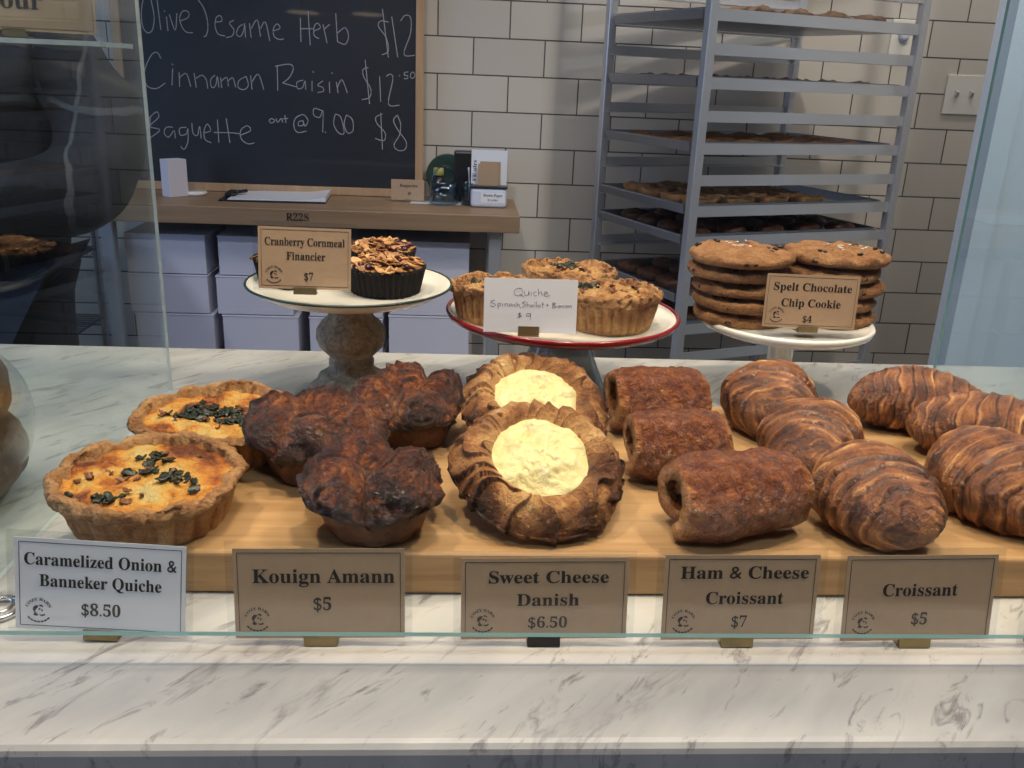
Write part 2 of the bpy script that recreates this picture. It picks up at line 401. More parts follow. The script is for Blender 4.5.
# ================================================================ MARBLE COUNTER
bm = bmesh.new()
ct = thing('marble_counter', 'long white counter with grey veined marble top holding the whole pastry display', 'counter', (0, .7, FZ))
bx(bm, (0, .025, -FZ-.02), (3.6, .69, .04), None, .006, 3)
obj_bm('countertop', bm, M['marble'], ct, True)
for p in ct.children: p.data.polygons.foreach_set('use_smooth', [False]*len(p.data.polygons))
bm = bmesh.new(); bx(bm, (0, .03, (-FZ-.04)/2), (3.5, .60, -FZ-.04)); obj_bm('cabinet_front', bm, M['marble'], ct)

# glass case
gc = thing('glass_display_case', 'clear glass pane and glass sides standing around the pastries on the marble', 'display case', (0, .46, 0))
def pane(name, lo, hi, mat, edge, big):
    bm = bmesh.new(); lo = Vector(lo); hi = Vector(hi); bx(bm, (lo+hi)/2, hi-lo); bm.normal_update()
    for f in bm.faces:
        if abs(f.normal[big]) < .5: f.material_index = 1
    return obj_bm(name, bm, [mat, edge], gc)
pane('front_pane', (-1.5, -.014, .0205), (1.5, -.010, .62), M['glass'], M['teal'], 1)
pane('side_pane', (-.3025, -.008, .0005), (-.299, .452, .60), M['glassL'], M['edgew'], 0)
pane('side_pane', (.5985, -.008, .0005), (.6020, .59, .60), M['glassL'], M['teal'], 0)
bm = bmesh.new()
for x in (-1.2,): bx(bm, (x, -.012, .0103), (.02, .010, .0196))
obj_bm('pane_clip', bm, M['chrome'], gc)

# board
bm = bmesh.new(); bx(bm, (0, 0, .0155), (.63, .29, .031), None, .003, 3)
bd = obj_bm('serving_board', bm, M['oak']); bd.location = (.135, .667, .0005)
tag(bd, 'thick light oak board lying on the marble under the front pastries', 'board')
BT = .0318

# ================================================================ PASTRIES
def make_croissant(seed, L=.145, R=.041, bend=.018, lab='', loc=(0, 0, 0), rot=(0, 0, 0), squash=.80, sa=.095):
    nu, nt = 96, 190; vs = []; pa = []; fs = []
    E_ = [.14, .36, .55, .71, .84, .94]
    for j in range(nt+1):
        t = -1+2*j/nt
        t = t*(1.0) ; cx = L/2*t; cy = -bend*t*t
        for k in range(nu):
            u = 2*pi*k/nu
            tt = t + .05*sin(u*1+seed) + .085*nz(cos(u)*1.5, sin(u)*1.5, t*3, 1, seed)
            a = min(abs(tt), .999)
            env = (1-abs(t)**2.3)**.62*.93+.07*(1-abs(t)**8)
            b = 0; s0 = 0
            for q, e in enumerate(E_):
                if a > e: b = q+1; s0 = e
            e1 = E_[b] if b < len(E_) else 1.0
            fr = (a-s0)/(e1-s0)
            step = sa*fr**1.6 - .03*(fr < .08)
            r = R*env*(1-.035*b/7+step)
            lam = .5+.5*sin(fr*pi*2*3.5 + 7*nz(cos(u), sin(u), t*4, 1.3, seed+5))
            q_ = nz(cos(u)*1.2, sin(u)*1.2, t*4, 1.6, seed+3); p = .36+.24*q_+.48*exp(-((fr-.88)/.10)**2)*(.7+q_) - .38*(fr < .10) + .34*(lam-.5)*(.35+.9*q_)+.35*nz(cx, cos(u)*r, sin(u)*r, 60, seed)
            z = sin(u)*r*squash; y = cos(u)*r
            # lower side paler a touch
            if sin(u) < -.3: p += .12
            n_ = .0012*ridge(cx*1.6, y, z, 50, seed)+.0022*fbm(cx*1.3, y, z, 30, seed)+.0006*(lam-.5)
            z = max(z, -R*squash*.80)
            vs.append((cx, cy+y*(1+n_/max(r, .004)), z*(1+n_/max(r, .004)))); pa.append(p)
    for j in range(nt):
        for k in range(nu):
            k2 = (k+1) % nu; fs.append((j*nu+k, j*nu+k2, (j+1)*nu+k2, (j+1)*nu+k))
    fs.append(tuple(range(nu-1, -1, -1))); fs.append(tuple(nt*nu+k for k in range(nu)))
    zm = min(v[2] for v in vs); vs = [(x, y, z-zm) for x, y, z in vs]
    o = mk('croissant', vs, fs, M['croissant'], None, True, pa); o.location = loc; o.rotation_euler = rot
    return tag(o, lab, 'croissant', 'plain croissants on the board')
R_ = radians
make_croissant(1, .114, .0385, .012, 'plain croissant in the front row, tip pointing at its price card', (.2965, .566, BT), (0, 0, R_(86)))
make_croissant(2, .116, .0365, .014, 'plain croissant in the middle, wedged behind the front ham and cheese roll', (.285, .660, BT+.002), (0, 0, R_(62)))
make_croissant(3, .116, .0390, .016, 'dark plain croissant at the back, nearest the back glazed roll', (.283, .757, BT), (0, 0, R_(70)))
make_croissant(4, .128, .0350, .020, 'golden plain croissant lying sideways at the back right end of the board', (.428, .768, BT), (0, 0, R_(-16)), .84, .045)
make_croissant(5, .136, .0365, .020, 'plain croissant behind the one at the right edge, lying across', (.458, .690, BT), (0, 0, R_(-36)), .84, .05)
make_croissant(6, .130, .0400, .014, 'plain croissant at the right front corner of the board, cut by the photo edge', (.401, .588, BT), (0, 0, R_(105)))

def make_roll(seed, L=.105, R=.033, lab='', loc=(0, 0, 0), rot=(0, 0, 0)):
    # spiral strip of dough rolled up, axis along x
    n = 340; th = .0115; out = []; inn = []
    T = 2*pi*1.75
    for i in range(n+1):
        a = T*i/n; rr = R*(1-.60*(i/n)**1.0)
        ang = -pi*.62 - a
        out.append((rr, ang)); inn.append((rr-th*(1-.25*i/n), ang))
    loop = out + inn[::-1]
    nt = 110; vs = []; fs = []; pa = []; m_ = len(loop)
    for j in range(nt+1):
        t = -1+2*j/nt; sc = (1-.16*abs(t)**3.5); x = L/2*t
        for i, (rr, an) in enumerate(loop):
            isout = i <= n
            f = i/n if isout else (m_-1-i)/n
            inset = .012*f*(1 if abs(t) > .0 else 0)*t
            r2 = rr*sc
            y = cos(an)*r2*1.10; z = sin(an)*r2*.98
            d = .0022*fbm(x, y, z, 34, seed)+.0010*ridge(x, y, z, 95, seed)+.0018*nz(x, y, z, 22, seed)
            y *= 1+d/max(r2, .006); z *= 1+d/max(r2, .006)
            vs.append((x-inset+.0025*nz(y, z, 0, 40, seed+t*.3), y, z))
            e = max(0, (abs(t)-.80)/.20)
            pa.append((.28 if isout and f < .62 else .55)+.62*e*(.7+.3*sin(60*rr+an*2)) + .10*nz(x, y, z, 30, seed))
    for j in range(nt):
        for i in range(m_):
            i2 = (i+1) % m_; fs.append((j*m_+i, j*m_+i2, (j+1)*m_+i2, (j+1)*m_+i))
    base = len(vs)
    for jj, flip in ((0, 0), (nt, 1)):   # end faces: strip quads
        for i in range(n):
            a, b, c, d = jj*m_+i, jj*m_+i+1, jj*m_+(m_-2-i), jj*m_+(m_-1-i)
            fs.append((a, b, c, d) if flip else (d, c, b, a))
    zm = min(v[2] for v in vs); vs = [(x, y, max(z-zm-.0035, 0)) for x, y, z in vs]
    o = mk('ham_and_cheese_croissant', vs, fs, M['ham'], None, True, pa); o.location = loc; o.rotation_euler = rot
    return tag(o, lab, 'pastry', 'rolled ham and cheese croissants')
make_roll(11, .098, .0330, 'glazed brown rolled pastry in front with its open spiral end to the left', (.193, .563, BT), (0, 0, R_(14)))
make_roll(12, .080, .0320, 'glazed brown rolled pastry in the middle, right of the front cheese danish', (.173, .652, BT), (0, 0, R_(4)))
make_roll(13, .088, .0325, 'glazed brown rolled pastry at the back of its row', (.178, .757, BT), (0, 0, R_(10)))

def remeshed(name, bm, vox, mat, parent, disp, patf):
    me = bpy.data.meshes.new('t'); bm.to_mesh(me); bm.free(); t = bpy.data.objects.new('t', me); COL.objects.link(t)
    md = t.modifiers.new('r', 'REMESH'); md.mode = 'VOXEL'; md.voxel_size = vox
    sm = t.modifiers.new('s', 'SMOOTH'); sm.iterations = 3; sm.factor = .6
    dg = bpy.context.evaluated_depsgraph_get(); me2 = bpy.data.meshes.new_from_object(t.evaluated_get(dg)); bpy.data.objects.remove(t)
    me2.name = name
    nn = [v.normal.copy() for v in me2.vertices]; pa = []
    for v, q in zip(me2.vertices, nn):
        d = disp(v.co, q); pa.append(patf(v.co, q, d)); v.co += q*d
    a = me2.attributes.new('pat', 'FLOAT', 'POINT'); a.data.foreach_set('value', pa)
    me2.polygons.foreach_set('use_smooth', [True]*len(me2.polygons)); me2.materials.clear(); me2.materials.append(mat)
    return link(bpy.data.objects.new(name, me2), parent)
def ell(bm, c, s, rot=None, u=20, v=12):
    r = bmesh.ops.create_uvsphere(bm, u_segments=u, v_segments=v, radius=1)
    for w in r['verts']:
        w.co = Vector((w.co.x*s[0], w.co.y*s[1], w.co.z*s[2]))
        if rot is not None: w.co = rot @ w.co
        w.co += Vector(c)
def make_kouign(seed, lab, loc, rz, s=1):
    rnd = random.Random(seed)
    t = thing('kouign_amann', lab, 'pastry', loc, rz, 'dark caramelised kouign amann')
    t.scale = (s, s, s*.93)
    lathe('pastry_base', [(.001, 0), (.031, 0), (.034, .003), (.038, .016), (.041, .030), (.030, .036), (.001, .036)], M['kbase'], t, 72,
          lambda r, z, a: (r*(1+.03*sin(9*a+seed)+.03*nz(cos(a), sin(a), z*40, 2, seed)), z), None)
    prof = [(.036, .026), (.043, .027), (.049, .033), (.0515, .041), (.049, .050), (.044, .057), (.037, .0615), (.029, .0625), (.021, .060), (.013, .055), (.006, .051), (.0005, .050)]
    P_ = []
    for (a, b) in zip(prof, prof[1:]):
        for k in range(9): P_.append((a[0]+(b[0]-a[0])*k/9, a[1]+(b[1]-a[1])*k/9))
    P_.append(prof[-1]); npf = len(P_); nth = 260; vs = []; fs = []; pa = []
    ph = [rnd.uniform(-.22, .22) for _ in range(4)]; hh_ = [rnd.uniform(.86, 1.12) for _ in range(4)]
    for i, (r, z) in enumerate(P_):
        v = i/(npf-1)
        for k in range(nth):
            a = 2*pi*k/nth
            aw = a+.28*nz(cos(a), sin(a), v*1.5, 1.2, seed)+.5*(v-.4)
            c = abs(cos(2*aw)); lobe = c**.42                       # valleys where four corners meet
            sec = int(((aw+pi/4) % (2*pi))/(pi/2)) % 4
            x, y = cos(a), sin(a)
            lr = r*(.80+.22*lobe)*(1+.05*(hh_[sec]-1)*4*lobe)
            zz_ = z-(.016*(1-lobe))*min(1, r/.02)*(1 if z > .03 else .4)+.006*(hh_[sec]-1)*8*lobe*(z > .035)*min(1, r/.02)
            X, Y = lr*x, lr*y
            # folded layers: sharp ledges turning around each corner, plus wrinkles that follow the lobes
            w = nz(X, Y, zz_, 24, seed+2)*3.4+v*3.0+1.2*lobe
            fr = w-floor(w); ledge = (fr**1.5 if fr < .86 else (1-fr)/.14*.8)
            wr = ridge(X*1.0, Y*1.0, zz_*1.0, 52, seed+4); fi = ridge(X, Y, zz_, 120, seed+6)
            d = (.0052*(ledge-.35)+.0030*(wr-.4)+.0013*fi+.0030*fbm(X, Y, zz_, 38, seed))*min(1, r/.012)*(1 if i > 6 else i/6)
            nr_ = .9 if z < .05 else .45
            vs.append((X+x*d*nr_, Y+y*d*nr_, zz_+d*(1.15-nr_)*1.2)); pa.append(.40+.30*(1-lobe)*(r < .035)-.55*(ledge-.4)*.5+.35*nz(X, Y, zz_, 32, seed+9)-.25*(fr > .86)-.12*(wr > .8)+.12*fi*.5-.18*(z < .036))
    for i in range(npf-1):
        for k in range(nth):
            k2 = (k+1) % nth; fs.append((i*nth+k, i*nth+k2, (i+1)*nth+k2, (i+1)*nth+k))
    fs.append(tuple((npf-1)*nth+k for k in range(nth)))
    mk('folded_top', vs, fs, M['kouign'], t, True, pa)
    return t
make_kouign(21, 'dark kouign amann in front, standing above its own price card', (-.054, .557, BT), R_(38), .93)
make_kouign(22, 'dark kouign amann at the left, beside the back onion quiche', (-.105, .648, BT), R_(5), 1.03)
make_kouign(23, 'dark kouign amann at the back, left of the cheese danishes', (-.041, .716, BT), R_(20), .96)

def make_danish(seed, lab, loc, rot, R=.062):
    t = thing('cheese_danish', lab, 'pastry', loc, 0, 'sweet cheese danishes'); t.rotation_euler = rot
    seg = 300; prof = []
    for i in range(70):
        f = i/69
        if f < .62:   # top from inner edge over the ring to the outside
            a = f/.62; r = .033+(R-.033)*a; z = .020+.009*sin(pi*min(1, a*1.02)**.85)-.015*a**5
        else:
            a = (f-.62)/.38; r = R-(R*.20)*a**1.3; z = .012-.012*a**.8
        prof.append((r, z))
    NP = 17
    def fold(r, z, a):
        g = a*NP/(2*pi) + 55*(r-.04)*(.5+nz(cos(a), sin(a), 0, 1.1, seed+6)) + 1.9*nz(cos(a)*1.3, sin(a)*1.3, r*20, 1.8, seed)
        fr = g-floor(g); return fr, g
    def fn(r, z, a):
        fr, g = fold(r, z, a); k = min(1, max(0, (r-.029)/.014))
        amp = .0062*k*(.6+.6*abs(nz(floor(g)*3.1, 0, 0, 1, seed)))
        s_ = fr**1.6 if fr < .9 else (1-fr)/.1*.85
        d = amp*(s_-.4)+.0016*ridge(r*cos(a), r*sin(a), z, 80, seed)+.0022*nz(cos(a), sin(a), 0, 2.2, seed+2)
        up = max(0, min(1, (z-.004)/.02))
        wob = 1+.05*nz(cos(a), sin(a), 0, 1.1, seed+4)
        return (r*wob+d*(1-up*.6)*(1 if r > .03 else .3), max(0, z+d*up*1.1))
    def pat(r, z, a):
        fr, g = fold(r, z, a)
        x, y = r*cos(a), r*sin(a); return .60+.26*(.5-fr)-.50*max(0, (r-.044)/.016)*(.6+nz(cos(a), sin(a), 0, 2, seed))-.34*(fr > .86)+.07*sin(fr*30+5*nz(x, y, 0, 60, seed))+.55*nz(x, y, z, 26, seed+8)+.3*nz(x, y, z, 75, seed)
    lathe('pastry_ring', prof, M['danish'], t, seg, fn, pat)
    vs = []; fs = []; pa = []; nr, ns = 34, 110
    for i in range(nr+1):
        f = i/nr
        for k in range(ns):
            a = 2*pi*k/ns; r = .043*f*(1+.22*nz(cos(a), sin(a), 0, 1.7, seed+7)); x, y = r*cos(a), r*sin(a)
            lump = .0046*fbm(x, y, 0, 48, seed)+.0020*ridge(x, y, 0, 40, seed)
            z = .0225+.0050*(1-f*f)+lump*(1-f**4)-.006*f**6
            vs.append((x, y, z)); pa.append(.55-120*min(0, 0)+.6*lump/.004*.5)
    for i in range(nr):
        for k in range(ns):
            k2 = (k+1) % ns; fs.append((i*ns+k, (i+1)*ns+k, (i+1)*ns+k2, i*ns+k2))
    mk('cheese_filling', vs, fs, M['cheese'], t, True, pa)
    return t
make_danish(31, 'round danish in front with a wide pool of pale yellow cheese', (.0585, .590, BT+.0225), (R_(24), 0, R_(10)), .0615)
make_danish(37, 'round danish behind, mostly hidden, with crumbly white cheese', (.0650, .716, BT+.0220), (R_(22), 0, R_(12)), .064)

def leaves(name, mat, parent, spots, seed, zf, size=.012):
    rnd = random.Random(seed); vs = []; fs = []
    for (cx, cy, w) in spots:
        for q in range(int(w*(2 if size < .0096 and mat is M['spinach'] else 1))):
            a0 = rnd.uniform(0, 6.3); px = cx+rnd.gauss(0, size*.75); py = cy+rnd.gauss(0, size*.55); L = rnd.uniform(.45, 1.15)*size; Wd = L*rnd.uniform(.3, .6)
            n = 7; b = len(vs); z0 = zf(px, py)+.001+rnd.uniform(0, .0016)
            for i in range(n):
                for j in range(n):
                    u = (i/(n-1)-.5); v = (j/(n-1)-.5); k = sqrt(max(0, 1-(2*u)**2)); x = u*L; y = v*Wd*(.25+k)
                    X = px+x*cos(a0)-y*sin(a0); Y = py+x*sin(a0)+y*cos(a0)
                    vs.append((X, Y, z0+.0030*nz(X, Y, q, 240, seed)+.0016*nz(X, Y, q, 600, seed)))
            for i in range(n-1):
                for j in range(n-1): fs.append((b+i*n+j, b+(i+1)*n+j, b+(i+1)*n+j+1, b+i*n+j+1))
    o = mk(name, vs, fs, mat, parent); sd = o.modifiers.new('s', 'SOLIDIFY'); sd.thickness = .0008; return o
def make_quiche(seed, lab, cat, group, loc, rz, R=.066, H=.036, fl=26, top='custard', spots=(), onion=(), lip=1.0, name='quiche', rot=None):
    t = thing(name, lab, cat, loc, rz, group)
    if rot: t.rotation_euler = rot
    prof = [(.001, 0), (R*.80, 0), (R*.82, .002)]
    for i in range(14): f = i/13; prof.append((R*(.82+.13*f), .002+(H-.008)*f))
    for i in range(12):
        a = -pi/2+pi*1.25*i/11; prof.append((R*.965+.0055*lip*cos(a)*1.0-.001, H-.003+.0048*sin(a)))
    prof += [(R*.90, H-.006), (R*.82, H-.010)]
    def fn(r, z, a):
        k = max(0, min(1, (z)/.006))*max(0, min(1, (H-.006-z)/.006))*(r > R*.78)
        d = .0017*k*(abs(sin(a*fl/2))*2-1)
        rim = max(0, min(1, (z-H+.014)/.01))
        w = rim*(.0045*lip*nz(cos(a), sin(a), 0, 2.3, seed)+.0028*nz(cos(a), sin(a), z*30, 6, seed)+.0022*ridge(cos(a), sin(a), z*60, 11, seed))
        return (r+d+w+.0009*fbm(r*cos(a), r*sin(a), z, 70, seed), z+rim*(.0038*lip*nz(cos(a), sin(a), 3, 2.0, seed+2)+.0022*ridge(r*cos(a), r*sin(a), z, 85, seed)+.0022*fbm(r*cos(a), r*sin(a), z, 60, seed)))
    def pat(r, z, a):
        return .55-.35*max(0, (z-H+.006)/.01)*(.5+nz(cos(a), sin(a), 0, 3, seed))-.16*(sin(a*fl/2)**2 < .25)*(z < H-.01)+.3*nz(cos(a), sin(a), z*30, 3, seed+1)
    lathe('pastry_crust', prof, M['crust'], t, 260, fn, pat)
    Rf = R*(.925 if top == 'custard' else .965)
    def zf(x, y):
        r = sqrt(x*x+y*y)/Rf
        return H-.0050+(.0022 if top == 'custard' else .0062)*(1-r**3)+(.0030 if top == 'custard' else .0046)*fbm(x, y, 0, 55, seed)+.0012*ridge(x, y, 0, 75, seed)
    nr, ns = 46, 150; vs = []; fs = []; pa = []
    for i in range(nr+1):
        for k in range(ns):
            a = 2*pi*k/ns; r = Rf*i/nr; x, y = r*cos(a), r*sin(a); z = zf(x, y)
            vs.append((x, y, z)); pa.append(.62-.9*max(0, r/Rf-.72)*(.6+nz(cos(a), sin(a), 0, 2, seed))*2+1.3*nz(x, y, 0, 42, seed+4)+.5*nz(x, y, 0, 110, seed))
    for i in range(nr):
        for k in range(ns):
            k2 = (k+1) % ns; fs.append((i*ns+k, (i+1)*ns+k, (i+1)*ns+k2, i*ns+k2))
    mk('egg_filling', vs, fs, M[top], t, True, pa)
    if spots: leaves('spinach_leaves', M['spinach'], t, spots, seed, zf, .0095)['kind'] = 'stuff'
    if onion: leaves('browned_onion', M['onion'], t, onion, seed+1, zf, .008)['kind'] = 'stuff'
    return t
QG = 'caramelised onion quiches on the board'
make_quiche(41, 'onion quiche at the front left, behind the white price card', 'quiche', QG, (-.2075, .568, .0315), 0, .0595, .034, 24, 'custard',
            ((.005, .022, 6), (-.030, -.022, 8), (.012, -.012, 9), (-.012, .006, 3)), ((.03, .02, 3), (-.035, .01, 4), (.02, -.005, 3), (-.01, -.03, 3), (0, .0, 4)), .85, 'onion_quiche', (R_(3), 0, R_(20)))
make_quiche(42, 'onion quiche at the back left with a big clump of dark greens on top', 'quiche', QG, (-.1915, .682, .0315), R_(0), .0605, .034, 24, 'custard',
            ((-.020, .004, 16), (.018, -.006, 20), (.002, .008, 14), (-.006, -.006, 8)), ((-.04, .0, 2), (.03, .02, 3), (.0, -.02, 3), (.02, .012, 6)), .85, 'onion_quiche', (R_(2), 0, 0))

# ================================================================ CAKE STANDS
def st_center(): pass
s1 = thing('cake_stand', 'cake stand with dark green rimmed white plate on a turned weathered wood pedestal', 'cake stand', (-.106, .868, .0005))
lathe('pedestal', [(.001, 0), (.049, 0), (.050, .006), (.047, .014), (.043, .018), (.041, .026), (.035, .031), (.033, .037), (.024, .043), (.021, .047), (.0225, .049), (.0225, .053), (.020, .056),
                   (.024, .060), (.031, .067), (.0345, .076), (.034, .084), (.029, .092), (.023, .097), (.021, .102), (.022, .107), (.025, .113), (.001, .113)], M['pedwood'], s1, 64,
      lambda r, z, a: (r*(1+.012*nz(cos(a), sin(a), z*30, 3, 2)), z))
lathe('plate', [(.001, .1135), (.05, .1140), (.085, .122), (.0975, .130), (.0990, .1315), (.0965, .1325), (.083, .1262), (.06, .1235), (.001, .1235)], M['enamel'], s1, 96)
bm = bmesh.new(); tube(bm, [(.0985*cos(2*pi*k/96), .0985*sin(2*pi*k/96), .1318) for k in range(96)], .0013, 8, True); obj_bm('green_rim', bm, M['green'], s1, True)
P1 = .1245
s2 = thing('cake_stand', 'cake stand with red rimmed white enamel plate on a grey glass foot', 'cake stand', (.108, .905, .0005))
lathe('pedestal', [(.001, 0), (.058, 0), (.060, .003), (.054, .010), (.040, .040), (.030, .066), (.026, .082), (.030, .088), (.001, .088)], M['pedglass'], s2, 64)
lathe('plate', [(.001, .0885), (.09, .0885), (.112, .0925), (.118, .0975), (.1165, .0990), (.110, .0965), (.09, .0945), (.001, .0945)], M['enamel'], s2, 96)
lathe('red_rim', [(.1125, .0905), (.1195, .0945), (.1212, .0985), (.1200, .1005), (.1172, .1000), (.1190, .0975), (.1125, .0925)], M['red'], s2, 120, caps=False)
P2 = .0955
s3 = thing('cake_stand', 'plain white ceramic cake stand holding two stacks of cookies', 'cake stand', (.352, .925, .0005))
lathe('pedestal', [(.001, 0), (.046, 0), (.047, .003), (.040, .008), (.018, .016), (.0135, .026), (.0135, .068), (.018, .078), (.001, .078)], M['ceramic'], s3, 48)
lathe('plate', [(.001, .0785), (.060, .0785), (.082, .0810), (.0905, .0850), (.0925, .0900), (.0905, .0930), (.0870, .0905), (.001, .0895)], M['ceramic'], s3, 96)
P3 = .0905

# small quiches on stand 2
SG = 'small fluted quiches on the red rimmed stand'
SQ = [(51, 'small fluted quiche at the left of the red rimmed stand, partly behind the handwritten card', (.0350, .880, P2), .0425, ((.0, .0, 5),)),
      (52, 'small quiche at the back of the red rimmed stand with dark spinach in its middle', (.1190, .962, P2), .0500, ((.008, 0, 22),)),
      (53, 'small fluted quiche at the right front of the red rimmed stand', (.1500, .865, P2), .0490, ((.02, .002, 9), (.036, -.002, 3)))]
for sd, lb, lc, R, sp in SQ:
    make_quiche(sd, lb, 'quiche', SG, lc, sd, R, .0360, 30, 'browntop', sp, ((-.01, .01, 4), (.01, -.015, 3), (-.02, -.01, 3), (.025, .015, 3)), .45, 'small_quiche')

# cranberry financiers on stand 1
def make_fin(seed, lab, loc, R=.041, H=.026):
    t = thing('cranberry_financier', lab, 'cake', loc, seed, 'cranberry financiers on the wooden footed stand'); rnd = random.Random(seed)
    prof = [(.001, 0), (R*.82, 0)]+[(R*(.82+.16*i/6), H*i/6) for i in range(1, 7)]+[(R*.965, H), (R*.93, H-.004)]
    lathe('paper_cup', prof, M['cup'], t, 240, lambda r, z, a: (r+(.0012*sin(a*38) if r > R*.7 else 0), z), smooth=True)
    def zf(x, y): return H-.003+.007*(1-(x*x+y*y)/(R*R*.9))+.002*nz(x, y, 0, 90, seed)
    vs = []; fs = []; pa = []
    for i in range(21):
        for k in range(70):
            a = 2*pi*k/70; r = R*.95*i/20; x, y = r*cos(a), r*sin(a); vs.append((x, y, zf(x, y))); pa.append(.4+.4*nz(x, y, 0, 60, seed))
    for i in range(20):
        for k in range(70): k2 = (k+1) % 70; fs.append((i*70+k, (i+1)*70+k, (i+1)*70+k2, i*70+k2))
    mk('cake', vs, fs, M['browntop'], t, True, pa)
    vs = []; fs = []; pa = []
    for q in range(75):
        a = rnd.uniform(0, 6.3); r = R*.93*sqrt(rnd.random()); x, y = r*cos(a), r*sin(a); z = zf(x, y)+.0025
        mt = Matrix.Rotation(rnd.uniform(0, 6.3), 3, 'Z') @ Matrix.Rotation(rnd.uniform(-.8, .8), 3, 'X') @ Matrix.Rotation(rnd.uniform(-.6, .6), 3, 'Y')
        b = len(vs); pv = rnd.random()
        ring = [Vector((.0065*cos(2*pi*k/10), .0036*sin(2*pi*k/10)*(1-.25*cos(2*pi*k/10)), 0)) for k in range(10)]
        for hz in (.0004, -.0004):
            for v in ring: vs.append(mt @ (v+Vector((0, 0, hz+30*v.x*v.x)))+Vector((x, y, z))); pa.append(pv)
        fs.append(tuple(range(b, b+10))); fs.append(tuple(range(b+19, b+9, -1)))
        for k in range(10): fs.append((b+k, b+10+k, b+10+(k+1) % 10, b+(k+1) % 10))
    mk('flaked_almonds', vs, fs, M['almond'], t, False, pa)['kind'] = 'stuff'
    bm = bmesh.new()
    for q in range(14):
        a = rnd.uniform(0, 6.3); r = R*.85*sqrt(rnd.random()); x, y = r*cos(a), r*sin(a)
        ell(bm, (x, y, zf(x, y)+.002), (.0042, .0036, .0032), None, 10, 7)
    obj_bm('cranberries', bm, M['berry'], t, True)['kind'] = 'stuff'
    return t
make_fin(61, 'cranberry almond financier in a dark cup, half hidden behind the left edge of its card', (-.166, .890, P1+.001), .037)
make_fin(62, 'cranberry almond financier in a dark cup at the right front of the stand', (-.0715, .864, P1+.001), .0395)
make_fin(63, 'cranberry almond financier in a dark cup behind, at the back right of the stand', (-.083, .943, P1+.002), .0375)

# cookies
def join_into(o, bm, mat):
    """adds the chips pressed into a cookie to its own mesh"""
    me = o.data; k = len(me.materials); me.materials.append(mat)
    for f in bm.faces: f.material_index = k; f.smooth = True
    b2 = bmesh.new(); b2.from_mesh(me); t_ = bpy.data.meshes.new('t'); bm.to_mesh(t_); bm.free(); b2.from_mesh(t_); b2.to_mesh(me); b2.free(); bpy.data.meshes.remove(t_)
def make_cookie(seed, lab, loc, rz, R=.051, H=.0145, chips=9, salt=False):
    rnd = random.Random(seed)
    t = thing('chocolate_chip_cookie', lab, 'cookie', loc, rz, 'chocolate chip cookies stacked on the white stand')
    vs = []; fs = []; pa = []; prof = []
    for i in range(30): f = i/29; prof.append((R*f*.985, H*(.60+.40*(1-f**5))))
    prof += [(R, H*.42), (R*.99, H*.25), (R*.95, H*.06), (R*.85, 0), (.001, 0)]
    def hh(x, y): return .0030*fbm(x, y, 0, 60, seed)+.0030*ridge(x, y, 0, 42, seed)-.0008
    def fn(r, z, a):
        w = 1+.06*nz(cos(a), sin(a), 0, 1.3, seed)+.035*nz(cos(a), sin(a), z*40, 5, seed)
        return (r*w, z+(hh(r*cos(a), r*sin(a)) if z > .004 else 0))
    body = lathe('cookie_body', prof, M['cookie'], t, 120, fn, lambda r, z, a: .5+.5*ridge(r*cos(a), r*sin(a), 0, 48, seed)*.7, caps=False)
    bm = bmesh.new()
    for q in range(chips):
        a = rnd.uniform(0, 6.3); r = R*.85*sqrt(rnd.random()); x, y = r*cos(a), r*sin(a)
        ell(bm, (x, y, H*.93+hh(x, y)), (rnd.uniform(.002, .005), .0028, .0016), Matrix.Rotation(a*3, 3, 'Z'), 9, 6)
    for q in range(4):
        a = rnd.uniform(0, 6.3); ell(bm, (R*.965*cos(a), R*.985*sin(a), H*.42), (.0025, .0035, .0022), Matrix.Rotation(a, 3, 'Z'), 8, 6)
    join_into(body, bm, M['choc'])
    if salt:
        bm = bmesh.new()
        for q in range(16): a = rnd.uniform(0, 6.3); r = R*.4*sqrt(rnd.random()); x, y = r*cos(a)+.008, r*sin(a)+.01; bx(bm, (x, y, H+.001+hh(x, y)), (.003, .002, .001), Matrix.Rotation(a, 3, 'Z'))
        join_into(body, bm, M['salt'])
    return t
WN = ['bottom', 'second from the bottom', 'middle', 'second from the top', 'top']
for cx, cy, side, base, RR in ((.2960, .925, 'left', 70, .0525), (.4020, .938, 'right', 80, .053)):
    rnd = random.Random(base)
    tilt = 0
    for i in range(5):
        dx = rnd.uniform(-.0045, .0045); dy = rnd.uniform(-.003, .003)
        if i == 4: dx += .004*(1 if side == 'right' else -.5)
        make_cookie(base+i, '%s cookie of the %s stack on the white ceramic stand' % (WN[i], side), (cx+dx, cy+dy, P3+.0005+i*.0158), rnd.uniform(0, 6), RR*(1.03 if i == 4 else rnd.uniform(.93, .98)), .0135, 10, i == 4)

